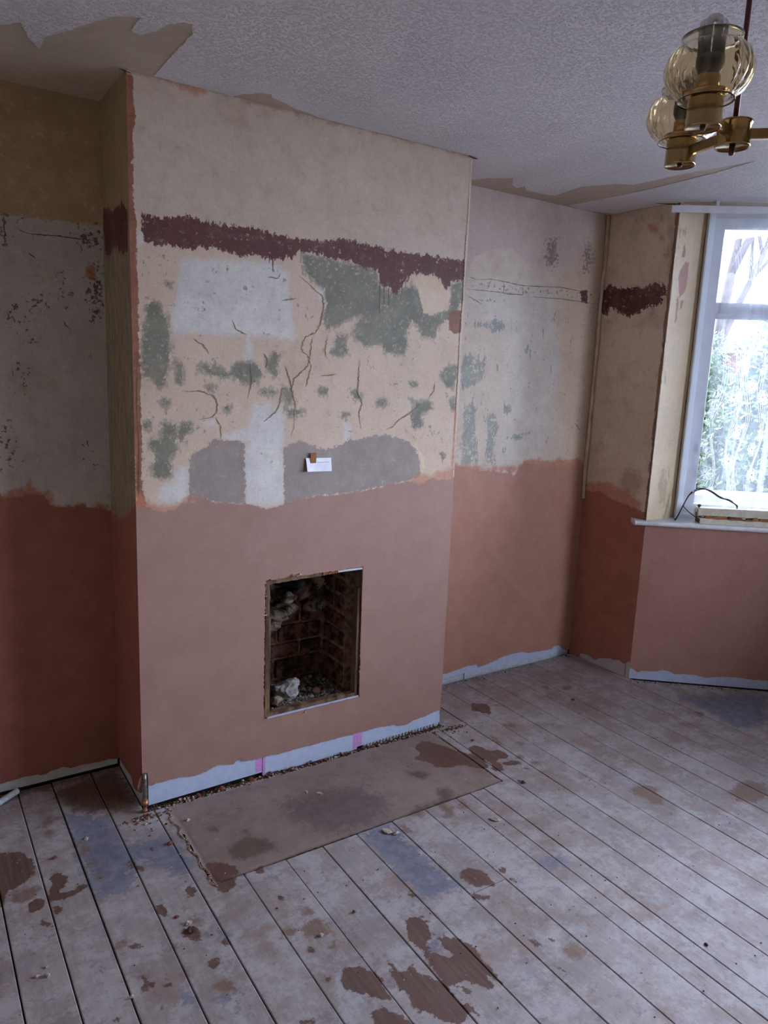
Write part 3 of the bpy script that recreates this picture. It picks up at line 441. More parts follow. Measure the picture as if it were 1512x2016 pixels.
def smooth_path(pts, n=8):
    P = [Vector(p) for p in pts]
    P = [P[0] * 2 - P[1]] + P + [P[-1] * 2 - P[-2]]
    out = []
    for i in range(1, len(P) - 2):
        for k in range(n):
            t = k / n
            a, b, c, d = P[i - 1], P[i], P[i + 1], P[i + 2]
            out.append(.5 * ((2 * b) + (c - a) * t + (2 * a - 5 * b + 4 * c - d) * t * t + (3 * b - a - 3 * c + d) * t ** 3))
    out.append(P[-2])
    return out

def sdf(polys, X, Y, lim=.10):
    """signed distance (positive inside) to the union of polygons, clipped to +-lim"""
    out = np.full(X.shape, -lim)
    for q in polys:
        q = np.array(q)
        lo = q.min(0) - lim; hi = q.max(0) + lim
        k = (X > lo[0]) & (X < hi[0]) & (Y > lo[1]) & (Y < hi[1])
        if not k.any():
            continue
        x = X[k]; y = Y[k]
        d = np.full(x.shape, 1e9); ins = np.zeros(x.shape, bool)
        n = len(q)
        for i in range(n):
            ax, ay = q[i]; bx, by = q[(i + 1) % n]
            ex, ey = bx - ax, by - ay
            L = ex * ex + ey * ey + 1e-12
            t = np.clip(((x - ax) * ex + (y - ay) * ey) / L, 0, 1)
            d = np.minimum(d, np.hypot(x - ax - t * ex, y - ay - t * ey))
            c = ((ay > y) != (by > y)) & (x < ex * (y - ay) / (by - ay + 1e-15) + ax)
            ins ^= c
        s = np.where(ins, d, -d)
        out[k] = np.maximum(out[k], np.clip(s, -lim, lim))
    return out

def prof_fn(pts, ends=None):
    a = np.array(sorted(pts))
    return lambda u: np.interp(u, a[:, 0], a[:, 1])

def grid_wall(name, O, U, N, u0, u1, v1, step, mats, bottom, attrs=None, extra=None, hole=None, lip=.007, jag=.0015, back=.012, backspan=None):
    """plastered wall: fine grid facing -N, ragged lower edge bottom(u), optional ragged opening, edges turned back by lip"""
    O = Vector(O); U = Vector(U); N = Vector(N)
    us = list(np.linspace(u0, u1, max(2, int(round((u1 - u0) / step))) + 1))
    vs_ = list(np.arange(0, v1, step)) + [v1]
    if hole:
        for a in (hole[0], hole[1]):
            us[int(np.argmin(np.abs(np.array(us) - a)))] = a
        for a in (hole[2], hole[3]):
            vs_[int(np.argmin(np.abs(np.array(vs_) - a)))] = a
    us = np.array(us); vs_ = np.array(vs_)
    nu, nv = len(us), len(vs_)
    UU, VV = np.meshgrid(us, vs_, indexing='ij')
    bot = bottom(us) + (rng.random(nu) - .5) * 2 * jag
    VV = np.maximum(VV, bot[:, None])
    keep = np.ones((nu - 1, nv - 1), bool)
    top_ = np.maximum(VV[:-1, 1:], VV[1:, 1:])
    keep &= (VV[:-1, 1:] - VV[:-1, :-1] + VV[1:, 1:] - VV[1:, :-1]) > 1e-6
    U2, V2 = UU.copy(), VV.copy()
    if hole:
        uc = (us[:-1] + us[1:]) / 2; vc = (vs_[:-1] + vs_[1:]) / 2
        ins = ((uc > hole[0]) & (uc < hole[1]))[:, None] & ((vc > hole[2]) & (vc < hole[3]))[None, :]
        keep &= ~ins
        e = 1e-6
        onb = (UU >= hole[0] - e) & (UU <= hole[1] + e) & (VV >= hole[2] - e) & (VV <= hole[3] + e) & ((abs(UU - hole[0]) < e) | (abs(UU - hole[1]) < e) | (abs(VV - hole[2]) < e) | (abs(VV - hole[3]) < e))
        js = np.cumsum(rng.normal(0, .0011, UU.shape), axis=1) * .25 + rng.normal(0, .0016, UU.shape)
        js2 = rng.normal(0, .0016, UU.shape)
        U2[onb] += np.clip(js, -.005, .005)[onb]; V2[onb] += np.clip(js2, -.005, .005)[onb]
        # the head of the opening rises to the right
        V2[onb & (abs(VV - hole[3]) < e)] += ((UU - hole[0]) / (hole[1] - hole[0]) * .006)[onb & (abs(VV - hole[3]) < e)]
    wob = .0003 * np.sin(UU * 9 + 1.3) * np.sin(VV * 7) + .0002 * np.sin(UU * 23 + VV * 17)
    P = np.array(O)[None, None] + U2[..., None] * np.array(U) + V2[..., None] * np.array((0, 0, 1.)) + wob[..., None] * np.array(N)
    idx = np.arange(nu * nv).reshape(nu, nv)
    I, J = np.nonzero(keep)
    F = np.stack([idx[I, J], idx[I + 1, J], idx[I + 1, J + 1], idx[I, J + 1]], 1)
    verts = P.reshape(-1, 3)
    faces = [list(dict.fromkeys(f)) for f in F.tolist()]
    # lips on open lower edges and around the opening
    if lip:
        lipv = verts + np.array(N) * lip
        cnt = {}
        for f in faces:
            for a, b in zip(f, f[1:] + f[:1]):
                k = (min(a, b), max(a, b)); cnt[k] = cnt.get(k, 0) + 1
        edge = [k for k, c in cnt.items() if c == 1]
        base = len(verts)
        mp = {}
        lv = []
        for a, b in edge:
            ua, ub = U2.ravel()[a], U2.ravel()[b]
            va, vb = V2.ravel()[a], V2.ravel()[b]
            if max(va, vb) > v1 - 1e-4 or (ua == ub and (abs(ua - u0) < 1e-6 or abs(ua - u1) < 1e-6)):
                continue
            for q in (a, b):
                if q not in mp:
                    mp[q] = base + len(lv); lv.append(lipv[q])
            faces.append([a, b, mp[b], mp[a]])
        if lv:
            verts = np.vstack([verts, np.array(lv)])
    nfront = len(faces)
    n0 = len(verts)
    # backing of dark masonry
    b0, b1 = backspan or (u0, u1)
    rects = [(b0, b1, -.03, v1)]
    if hole:
        g = .012
        h = (hole[0] - g, hole[1] + g, hole[2] - g, hole[3] + g)
        rects = [(b0, h[0], -.03, v1), (h[1], b1, -.03, v1), (h[0], h[1], -.03, h[2]), (h[0], h[1], h[3], v1)]
    bv = []
    for a, b, c, d in rects:
        k = n0 + len(bv)
        for u, v in ((a, c), (b, c), (b, d), (a, d)):
            bv.append(np.array(O) + u * np.array(U) + np.array((0, 0, v)) + np.array(N) * back)
        faces.append([k, k + 1, k + 2, k + 3])
    verts = np.vstack([verts, np.array(bv)])
    me = bpy.data.meshes.new(name)
    me.from_pydata(verts.tolist(), [], faces)
    for m in mats:
        me.materials.append(m)
    mi = np.zeros(len(faces), np.int32); mi[nfront:] = 1
    me.polygons.foreach_set('material_index', mi)
    uu = np.concatenate([UU.ravel(), np.zeros(len(verts) - nu * nv)])
    vv = np.concatenate([VV.ravel(), np.zeros(len(verts) - nu * nv)])
    for k, pol in (attrs or {}).items():
        a = me.attributes.new(k, 'FLOAT', 'POINT')
        a.data.foreach_set('value', sdf(pol, uu, vv).astype(np.float32))
    for k, fn in (extra or {}).items():
        a = me.attributes.new(k, 'FLOAT', 'POINT')
        a.data.foreach_set('value', np.clip(fn(uu, vv), -.10, .10).astype(np.float32))
    me.update()
    o = link(name, me)
    o['kind'] = 'structure'
    return o
# ---------------------------------------------------------------- materials
PINK = (C(158, 124, 112), C(150, 116, 104), C(164, 134, 124))
PINKL = dict(a='pink', c=(C(157, 123, 110), C(149, 114, 102)), amp=.03, src='n1', soft=.004, h=.5)
CREAM = (C(199, 184, 162), C(190, 174, 152), C(206, 194, 178))
ORANGE = (C(186, 122, 90), C(172, 108, 78))
MAROON = (C(96, 54, 50), C(82, 45, 43))
GREEN = (C(130, 128, 110), C(108, 107, 94))
M_brick_back = simple('sooty_masonry', C(60, 48, 42), C(35, 28, 26), 30, .9, .1)
mat_breast = wall_mat('stripped_plaster_chimney', (C(200, 178, 156), C(188, 165, 144), C(198, 182, 166)), [
    dict(a='top', c=(C(192, 176, 158), C(180, 163, 144)), amp=.02, soft=.004),
    dict(a='white', c=(C(208, 204, 196), C(192, 187, 182)), amp=.06, src='n5', amp2=.03, soft=.016, worn=.60),
    dict(a='green', off=-.006, c=GREEN, amp=.035, src='n3', amp2=.055, soft=.002, op=.6, wornf=.56),
    dict(a='green', off=.004, c=GREEN, amp=.034, src='n1', amp2=.03, soft=.0012, wornf=.58),
    dict(a='mid', off=.185, c=(C(128, 124, 108), C(110, 104, 92)), amp=.30, src='n1', amp2=.22, soft=.006, op=.75),
    dict(a='mid', off=.20, c=(C(120, 108, 94), C(104, 92, 80)), amp=.30, src='n3', amp2=.16, soft=.010, op=.5),
    dict(a='filler', c=(C(210, 190, 164), C(200, 178, 152)), amp=.012, h=.4),
    dict(a='cement', c=(C(150, 137, 129), C(136, 124, 117)), amp=.016, h=-.8),
    dict(a='maroon', c=MAROON, amp=.034, src='n3', amp2=.030, soft=.001, wornf=.60, h=.3),
    dict(a='bare', c=(C(150, 100, 74), C(120, 76, 54)), amp=.014, src='n3', h=-1.5),
    dict(a='head', c=(C(160, 122, 84), C(140, 100, 68)), amp=.06, src='n1', soft=.010, op=.6),
    dict(a='orange', c=ORANGE, amp=.05, src='n1', soft=.014, op=.7),
    PINKL,
    dict(a='edge', c=(C(206, 188, 168), C(192, 172, 150)), amp=.006, soft=.001),
], dirt=.8)
mat_br = wall_mat('stripped_plaster_alcove', (C(196, 180, 170), C(186, 168, 158), C(202, 190, 182)), [
    dict(a='light', c=(C(206, 192, 174), C(196, 181, 164)), amp=.03, src='n1', soft=.004),
    dict(a='white', c=(C(210, 202, 188), C(196, 188, 178)), amp=.10, src='n5', amp2=.04, soft=.03, op=.85),
    dict(a='yellow', c=(C(190, 164, 132), C(198, 176, 148)), amp=.12, src='n1', soft=.05, op=.55),
    dict(a='green', c=(C(146, 152, 144), C(130, 136, 128)), amp=.05, src='n3', amp2=.04, soft=.004, wornf=.56, op=.85),
    dict(a='maroon', c=MAROON, amp=.012, soft=.001),
    dict(a='mid', off=.185, c=(C(124, 122, 118), C(104, 100, 98)), amp=.30, src='n3', amp2=.20, soft=.008, op=.6),
    dict(a='dirt', c=(C(96, 90, 92), C(116, 104, 98)), amp=.11, src='n2', amp2=.06, off=.042, soft=.006, op=.75),
    dict(a='orange', c=ORANGE, amp=.05, src='n1', soft=.012, op=.8),
    dict(PINKL, c=(C(174, 130, 111), C(165, 120, 101))),
], dirt=.75)
mat_bl = wall_mat('stripped_plaster_dark_alcove', (C(184, 178, 170), C(168, 162, 156), C(192, 186, 180)), [
    dict(a='top', c=(C(176, 150, 118), C(158, 134, 104)), amp=.014, soft=.003),
    dict(a='dirt', c=(C(48, 44, 44), C(72, 60, 52)), amp=.13, src='n2', amp2=.08, off=.030, soft=.005, op=.85),
    dict(a='orange', c=(C(170, 104, 66), C(150, 92, 60)), amp=.05, src='n1', soft=.012, op=.8),
    dict(PINKL, c=(C(150, 94, 80), C(138, 84, 72))),
], dirt=1.0)
mat_ret = wall_mat('stripped_plaster_return', (C(166, 142, 112), C(150, 128, 102), C(172, 154, 128)), [
    dict(a='olive', c=(C(112, 104, 88), C(150, 138, 116)), amp=.16, src='n3', soft=.008, cn='n3', op=.9, worn=.54),
    dict(a='maroon', c=MAROON, amp=.045, src='n3', soft=.002),
    dict(a='bare', c=(C(168, 104, 70), C(140, 84, 58)), amp=.014, src='n3', h=-.6, cn='n3'),
    dict(PINKL, c=(C(150, 94, 80), C(138, 84, 72))),
], dirt=.7)
mat_rw = wall_mat('stripped_plaster_window_wall', (C(220, 204, 184), C(204, 186, 166), C(222, 210, 196)), [
    dict(a='dirt', c=(C(128, 104, 86), C(150, 124, 102)), amp=.12, src='n5', amp2=.05, off=.02, soft=.03, op=.5),
    dict(a='maroon', c=MAROON, amp=.034, src='n1', amp2=.050, soft=.001, wornf=.605),
    dict(a='orange', c=ORANGE, amp=.05, src='n1', soft=.015, op=.7),
    dict(PINKL, c=(C(166, 112, 94), C(154, 100, 83))),
    dict(a='rawedge', c=(C(104, 76, 58), C(150, 116, 90)), amp=.03, src='n3', amp2=.01, soft=.003, cn='n3'),
], dirt=1.1)
mat_conduit = simple('cream_conduit_paint', C(206, 190, 168), C(150, 128, 106), 26, .6, .3, .1, stretch=(1, 1, .3), lo=.40, hi=.72)
mat_rev = wall_mat('old_cream_gloss', (C(220, 202, 170), C(210, 190, 158), C(224, 210, 188)), [
    dict(a='dirt', c=(C(150, 130, 104), C(176, 156, 128)), amp=.14, src='n3', amp2=.05, off=.03, soft=.01, op=.6),
    dict(a='chip', c=(C(182, 140, 126), C(168, 128, 116)), amp=.016, src='n3', soft=.0006, h=-.8),
    dict(a='gap', c=(C(96, 72, 54), C(120, 92, 70)), amp=.010, src='n3', amp2=.004, soft=.001, cn='n3'),
], dirt=.45, rough=.45)
mat_pink = wall_mat('new_pink_plaster', (C(166, 124, 109), C(156, 113, 98), C(172, 132, 118)), [], dirt=.08, streak=.35)
mat_plainwall = wall_mat('bare_cream_plaster', CREAM, [], dirt=.6)
mat_board = simple('blue_white_lining_board', C(186, 198, 222), C(178, 190, 214), 40, .42, .5, .04)
mat_board_grey = simple('grey_white_lining_board', C(196, 196, 198), C(184, 184, 188), 40, .5, .4, .04)
mat_tape = simple('pink_jointing_tape', C(205, 150, 205), C(196, 140, 198), 60, .4, .5, .04)
mat_dimple = simple('dimpled_membrane', C(198, 206, 214), C(178, 186, 192), 60, .35, .5, .05)
mat_upvc = simple('white_upvc', C(226, 232, 240), C(220, 227, 236), 8, .28, .5, .0)
mat_sillpaint = simple('white_sill_paint', C(222, 224, 228), C(200, 200, 200), 14, .35, .5, .1, stretch=(1, 1, 1), lo=.4, hi=.75)
mat_rail = simple('white_track', C(222, 224, 228), C(214, 216, 220), 20, .4, .5, .03)
mat_woodbrown = simple('raw_brown_timber', C(128, 100, 76), C(72, 52, 40), 30, .8, .2, .3, stretch=(1, 1, .12))
mat_splinter = simple('splintered_timber', C(168, 116, 80), C(110, 74, 50), 30, .8, .2, .4, stretch=(.2, .2, 1))
mat_oldpaint = simple('old_cream_paint', C(214, 208, 190), C(196, 188, 168), 26, .5, .4, .2)
mat_black = simple('black_cable_sheath', C(34, 32, 38), C(26, 24, 28), 40, .45, .5, 0)
mat_copper = simple('tarnished_copper_pipe', C(150, 140, 136), C(100, 84, 76), 60, .4, .5, .1, metal=.7)
mat_copper2 = simple('bright_copper_fitting', C(186, 122, 96), C(150, 92, 70), 60, .4, .5, .1, metal=.7)
mat_paper = simple('white_paper', C(236, 238, 244), C(228, 230, 238), 60, .7, .3, .02)
mat_ink = simple('pale_purple_ink', C(208, 198, 218), C(200, 190, 212), 60, .7, .2, 0)
mat_browntape = simple('brown_parcel_tape', C(146, 88, 46), C(128, 74, 38), 70, .3, .5, .05)
mat_crack = simple('crack_shadow_line', C(150, 130, 106), C(122, 104, 84), 40, .9, .1, 0)
mat_drip = simple('maroon_paint_run', C(92, 48, 48), C(84, 42, 44), 40, .5, .4, 0)
mat_scribe = simple('dark_scratch', C(92, 84, 84), C(70, 62, 60), 60, .9, .1, 0)

# ---------------------------------------------------------------- walls round the fireplace
T = TR
pf = {k: prof_fn(v) for k, v in PR.items() if k not in ('hole', 'tapes', 'br_joint')}
def below(f, j=0.0):
    return lambda u, v: f(u) - v
def breast_bottom(u):
    z = pf['breast_bot'](u)
    return np.where(u < .019, .134, z)
HOLE = (.4745, .9105, .2320, .7960)
X3 = Vector((1, 0, 0)); Y3 = Vector((0, 1, 0)); Z3 = Vector((0, 0, 1))
def edge_fn(u, v):
    return np.where(v > 1.15, .006 - (W - u), -.06)
wall_front = grid_wall('wall_chimney_front', (0, 0, 0), X3, Y3, 0, W, H, .006, [mat_breast, M_brick_back], breast_bottom,
    T['breast'], {'pink': below(pf['breast_pink']), 'edge': edge_fn, 'head': lambda u, v: .004 - (H - v), 'mid': lambda u, v: np.minimum(v - 1.1, 2.02 - v)}, HOLE, back=.02, backspan=(.02, W - .02))
def ret_bottom(u):
    return np.where(u < .03, .134, pf['ret_bot'](u))
wall_ret = grid_wall('wall_chimney_left', (0, 0, 0), Y3, X3, 0, D, H, .007, [mat_ret, M_brick_back], ret_bottom,
    T['ret'], {'pink': below(pf['ret_pink'])}, back=.02, backspan=(.02, D))
wall_retr = grid_wall('wall_chimney_right', (W, 0, 0), Y3, -X3, 0, D, H, .02, [mat_br, M_brick_back], lambda u: u * 0 + .05,
    {'light': [[(-.1, -.1), (.5, -.1), (.5, 2.3), (-.1, 2.3)]]}, {'pink': lambda u, v: 1.14 - v}, back=.02, backspan=(.02, D))
wall_bl = grid_wall('wall_back_left', (0, D, 0), X3, Y3, XL, 0, H, .009, [mat_bl, M_brick_back], pf['bl_bot'],
    T['bl'], {'pink': below(pf['bl_pink'])})
wall_br = grid_wall('wall_back_right', (0, D, 0), X3, Y3, W, XR, H, .007, [mat_br, M_brick_back], pf['br_bot'],
    T['br'], {'pink': below(pf['br_pink']), 'mid': lambda u, v: np.minimum(v - 1.1, 1.98 - v)})
wall_rw = grid_wall('wall_window_side', (XR, 0, 0), Y3, X3, YR, D, H, .007, [mat_rw, M_brick_back], pf['rw_bot'],
    T['rw'], {'pink': below(pf['rw_pink']), 'rawedge': lambda u, v: np.where(v > .87, .017 - (u - YR), -.1)})
# canted wall under the side window, then the rest of the bay and room
wall_bay = grid_wall('wall_bay_left', BO, BD, BN, 0, BL, .858, .012, [mat_pink, M_brick_back], pf['bay_bot'])
def plain(name, o, d, length, z0, z1, m, n):
    w = MB().box((0, 0, z0), (length, .10, z1), fr=(Vector(o), Vector(d), Vector(n), Z3)).build(name, m)
    w['kind'] = 'structure'
    return w
plain('wall_bay_front', (XB, YB, 0), (0, -1, 0), 1.84, 0, .858, mat_pink, (1, 0, 0))
BD2 = Vector((-math.cos(A40), -math.sin(A40), 0)); BN2 = Vector((math.sin(A40), -math.cos(A40), 0))
YB2 = YB - 1.84
YR2 = YB2 + BL * BD2.y
plain('wall_bay_right', (XB, YB2, 0), BD2, BL, 0, .858, mat_pink, BN2)
plain('wall_right', (XR, YR2, 0), (0, -1, 0), YR2 - YN, 0, H, mat_plainwall, (1, 0, 0))
plain('wall_near', (XL, YN, 0), (1, 0, 0), XR - XL, 0, H, mat_plainwall, (0, -1, 0))
plain('wall_left', (XL, YN, 0), (0, 1, 0), D - YN, 0, H, mat_plainwall, (-1, 0, 0))

# reveal: cream painted board between wall corner and window
rv = grid_wall('trim_1', (0, YR, 0), X3, Y3, XR, WO.x + .002, H, .007, [mat_rev, mat_rev], lambda u: u * 0 + SILL - .004, T['rev'], {'gap': lambda u, v: np.maximum(.005 - (u - XR), u - (WO.x - .004))}, lip=0, back=.03)
# thin cream conduit running down the alcove corner
t2 = MB()
cpts = [(XR - .012, D - .010, z) for z in np.linspace(.93, 2.449, 24)]
t2.tube([Vector(q) + Vector((.0018 * math.sin(q[2] * 9), .0015 * math.sin(q[2] * 13), 0)) for q in cpts], .010, 10)
tr2 = t2.build('trim_2', mat_conduit); tr2['kind'] = 'structure'
# outer leaf of masonry that keeps daylight out round the chimney and alcoves
sh = MB()
sh.box((XL - .1, D + .02, -.1), (XR + .12, D + .14, H + .1))
sh.box((XR + .02, YR + .035, -.1), (XR + .12, D + .02, H + .1))
sh.box((XL - .2, YN - .1, -.1), (XL - .1, D + .14, H + .1))
s_ = sh.build('wall_outer', M_brick_back); s_['kind'] = 'structure'

# ragged cracks and paint runs in the chimney face: thin tapered strips lying on the plaster
def strips(name, lines, to3, w0, mat, parent, taper=True, jit=.002, seed=1):
    R = random.Random(seed)
    b = MB()
    for ln in lines:
        pts = []
        for i in range(len(ln) - 1):
            a, c = ln[i], ln[i + 1]
            n = max(2, int(math.hypot(c[0] - a[0], c[1] - a[1]) / .006))
            for k in range(n):
                t = k / n
                pts.append((a[0] + (c[0] - a[0]) * t + R.uniform(-jit, jit), a[1] + (c[1] - a[1]) * t + R.uniform(-jit, jit) * .5))
        pts.append(ln[-1])
        n = len(pts)
        L, Rr = [], []
        for i, q in enumerate(pts):
            a = pts[max(0, i - 1)]; c = pts[min(n - 1, i + 1)]
            dx, dy = c[0] - a[0], c[1] - a[1]
            l = math.hypot(dx, dy) + 1e-9
            k = w0 * R.uniform(.55, 1.2) * (min(1, .25 + 3 * min(i, n - 1 - i) / n) if taper else (1 if i < n - 1 else .5))
            L.append(to3(q[0] - dy / l * k, q[1] + dx / l * k)); Rr.append(to3(q[0] + dy / l * k, q[1] - dx / l * k))
        b.add(L + Rr, [[i, i + 1, n + i + 1, n + i] for i in range(n - 1)])
    o = b.build(name, mat, parent)
    o['kind'] = 'stuff'
    return o
on_breast = lambda u, v: Vector((u, -.0008, v))
on_br = lambda u, v: Vector((u, D - .0008, v))
strips('plaster_crack', T['cracks'], on_breast, .0027, mat_crack, wall_front, jit=.003)
strips('paint_run', T['drips'], on_breast, .0017, mat_drip, wall_front, taper=False, jit=.0006)
strips('corner_crack', [[(W - .016, 1.2), (W - .014, 1.6), (W - .017, 1.75), (W - .012, 1.9), (W - .014, 2.1), (W - .010, 2.25), (W - .012, 2.44)], [(.010, 1.15), (.014, 1.3), (.011, 1.45), (.015, 1.62)]], on_breast, .0016, mat_woodbrown, wall_front, jit=.0015, seed=3)
strips('rail_scratch', T['railcracks'], on_br, .0014, mat_scribe, wall_br, jit=.002, seed=4)
strips('alcove_scratch', T['blcracks'], on_br, .0018, mat_scribe, wall_bl, jit=.002, seed=5)

# ---------------------------------------------------------------- lining boards below the plaster
def board(name, o, d, n, pts_bot, u0, u1, mat, parent, top=.125, off=.004, th=.011):
    f = prof_fn(pts_bot)
    b = MB()
    vs = []
    for y in (off, off + th):
        for u, z in ((u0, float(f(u0))), (u1, float(f(u1))), (u1, top), (u0, top)):
            vs.append(Vector(o) + Vector(d) * u + Vector(n) * y + Z3 * z)
    b.add(vs, [[0, 1, 2, 3], [7, 6, 5, 4], [0, 4, 5, 1], [1, 5, 6, 2], [2, 6, 7, 3], [3, 7, 4, 0]])
    return b.build(name, mat, parent)
bb = empty('baseboard_chimney', (0, 0, 0), None, None); bb['kind'] = 'structure'
board('lining_board', (0, 0, 0), X3, Y3, PR['breast_brd1'], .022, .4685, mat_board, bb)
board('lining_board', (0, 0, 0), X3, Y3, PR['breast_brd2'], .4705, .9075, mat_board, bb, off=.0025)
board('lining_board', (0, 0, 0), X3, Y3, PR['breast_brd3'], .9100, W - .001, mat_board, bb)
for a, b_, off, bt in ((.440, .4688, .0035, .012), (.4705, .4815, .0020, -.006), (.888, .9085, .0020, -.014), (.9100, .932, .0035, .002)):
    MB().box((a, off, bt), (b_, off + .0006, .12)).build('pink_tape', mat_tape, bb)
# moulded lip with small ribs under the third board
rb = MB()
for i in range(23):
    u = .945 + i * .0172
    rb.box((u, .003, -.018), (u + .004, .012, .006))
rb.box((.94, .009, -.02), (W - .004, .013, .006))
rb.build('ribbed_lip', mat_dimple, bb)['kind'] = 'stuff'
b2 = empty('baseboard_left', (0, D, 0), None, None); b2['kind'] = 'structure'
board('lining_board', (0, D, 0), X3, Y3, PR['bl_brd'], XL, -.004, mat_board_grey, b2)
b3 = empty('baseboard_return', (0, 0, 0), None, None); b3['kind'] = 'structure'
board('lining_board', (0, 0, 0), Y3, X3, PR['ret_brd'], .035, D, mat_board_grey, b3)
b4 = empty('baseboard_window_side', (XR, 0, 0), None, None); b4['kind'] = 'structure'
board('lining_board', (XR, 0, 0), Y3, X3, [(-.09, -.001), (.35, -.001)], YR + .001, D, mat_board_grey, b4)
dsk = MB().lathe((0, 0, 0), [(.0001, .0020), (.011, .0020), (.012, .0002)], 18)
dsk.v = [(XR + .0040 - z, .045 + x, .062 + y) for x, y, z in dsk.v]
dsk.build('fixing_disc', mat_board, b4)
b5 = empty('baseboard_bay', BO, None, None); b5['kind'] = 'structure'
board('lining_board', BO, BD, BN, [(0, .004), (1, .004)], .001, BL, mat_board, b5, off=.003)
b6 = empty('baseboard_right', (W, D, 0), None, None); b6['kind'] = 'structure'
board('lining_board', (0, D, 0), X3, Y3, PR['br_band'], W, XR, mat_board, b6, off=.0025, th=.006)
dm = MB()
dm.box((W, D + .009, -.02), (XR, D + .011, .04))
px_ = W + .004
i = 0
while px_ < XR - .006:
    for r, z in enumerate((.004, .013, .022, .031)):
        x = px_ + (r % 2) * .0055
        if abs(x - 1.793) < .006: continue
        k = .0042
        dm.add([(x - k, D + .009, z - k), (x + k, D + .009, z - k), (x + k, D + .009, z + k), (x - k, D + .009, z + k), (x, D + .0045, z)], [[0, 1, 4], [1, 2, 4], [2, 3, 4], [3, 0, 4]], 0, True)
    px_ += .011
dm.build('dimpled_membrane', mat_dimple, b6)['kind'] = 'stuff'
MB().box((1.788, D + .002, -.012), (1.797, D + .006, .034)).build('joint_strip', mat_dimple, b6)
# ---------------------------------------------------------------- floor
def floor_mat(name, seed, concrete=False):
    t = NT(name, .55, .35)
    off = (seed * 3.1, seed * 1.7, 0)
    nb = t.noise(3.0, 4, .6, off=off)
    n1 = t.noise(20, 8, .72)
    n2 = t.noise(70, 7, .74)
    gr = t.noise(30, 6, .65, stretch=(3.2, .16, 1), off=off)
    gf = t.noise(110, 4, .6, stretch=(3.0, .10, 1), off=off)
    if concrete:
        c = t.mix(t.mr(t.mad(nb, .5, t.math('MULTIPLY', n1, .5)), .36, .64), C(122, 106, 98), C(140, 124, 118))
        c = t.mix(t.math('MULTIPLY', t.mr(t.noise(9, 8, .8, off=(3, 3, 1)), .50, .64), .5), c, C(100, 86, 84))
        c = t.mix(t.math('MULTIPLY', t.mr(t.noise(34, 6, .75, off=(5, 5, 5)), .63, .70), .7), c, C(178, 170, 166))
    else:
        c = t.mix(t.mr(t.mad(gr, .35, t.math('MULTIPLY', nb, .65)), .38, .62), C(136, 126, 124), C(156, 147, 146))
        c = t.mix(t.math('MULTIPLY', t.mr(gf, .5, .72), .32), c, C(118, 106, 104))
        # trodden plaster dust, old paint, dirt
        c = t.mix(t.math('MULTIPLY', t.mr(t.noise(7, 9, .8, off=(7, 3, 0)), .46, .58), .7), c, C(170, 165, 167))
        c = t.mix(t.math('MULTIPLY', t.mr(t.noise(4, 8, .75, off=(1, 9, 0)), .50, .62), .6), c, C(132, 110, 102))
        c = t.mix(t.math('MULTIPLY', t.mr(t.noise(22, 9, .85, off=(2, 2, 3)), .53, .62), .65), c, C(108, 102, 110))
        c = t.mix(t.math('MULTIPLY', t.mr(t.noise(5, 8, .8, off=(6, 5, 3)), .56, .66), .45), c, C(126, 130, 150))
        sp = t.mr(t.noise(52, 5, .8, off=(8, 1, 3)), .66, .71)
        c = t.mix(t.math('MULTIPLY', sp, .7), c, C(194, 190, 188))
        sd = t.mr(t.noise(70, 4, .8, off=(1, 8, 6)), .67, .72)
        c = t.mix(t.math('MULTIPLY', sd, .7), c, C(78, 66, 62))
    def layer(c, a, c1, c2, amp, soft, op=1.0, src=n1, offv=0.0):
        e = t.mad(t.math('SUBTRACT', src, .5), 2 * amp, t.attr(a))
        e = t.mad(t.math('SUBTRACT', n2, .5), amp, e)
        m = t.mr(e, offv - soft, offv + soft)
        m = t.math('MULTIPLY', m, op)
        return t.mix(m, c, t.mix(t.mr(n1 if (concrete or a == 'blue') else gr, .36, .64), c1, c2)), m
    c, mb = layer(c, 'blue', C(84, 90, 112), C(122, 124, 138), .12, .016, .85)
    c, ms = layer(c, 'soil', *((C(84, 72, 72), C(104, 92, 92), .16, .03, .75) if concrete else (C(70, 50, 36), C(96, 72, 52), .08, .03, .8)))
    c, mt = layer(c, 'tan', *((C(88, 72, 64), C(100, 84, 76), .05, .014, .95) if concrete else (C(108, 86, 74), C(122, 98, 84), .045, .012, .85)))
    c, mw = layer(c, 'wet', C(84, 58, 50), C(98, 72, 62), .028, .002, .92)
    t.col(c)
    rgh = t.math('SUBTRACT', t.mr(n1, .3, .7, .50, .66), t.math('MULTIPLY', mw, .06))
    t.put(t.b.inputs['Roughness'], rgh)
    t.bump(t.mad(gf if not concrete else n2, .35, t.math('MULTIPLY', n2, .5)), .30, .002)
    return t.m
FM = [floor_mat('worn_floorboard', 1), floor_mat('worn_floorboard_b', 2), floor_mat('worn_floorboard_c', 3)]
FC = floor_mat('hearth_concrete', 5, True)
M_void = simple('dark_underfloor', C(46, 38, 34), C(28, 24, 22), 30, .95, .1)
fl = MB()
fl.box((XL - .1, YN - .1, -.16), (XB + .2, D + .14, -.045))
floor = fl.build('floor', M_void)
floor['kind'] = 'structure'
FA = T['floor']
def bay_limit(x):
    if x <= XR: return D - .012
    if x <= XB: return YR - (x - XR) * math.tan(A40) - .010
    return None
def bay_low(x):
    if x <= XR: return YN
    return YR2 + (x - XR) * math.tan(A40) + .01
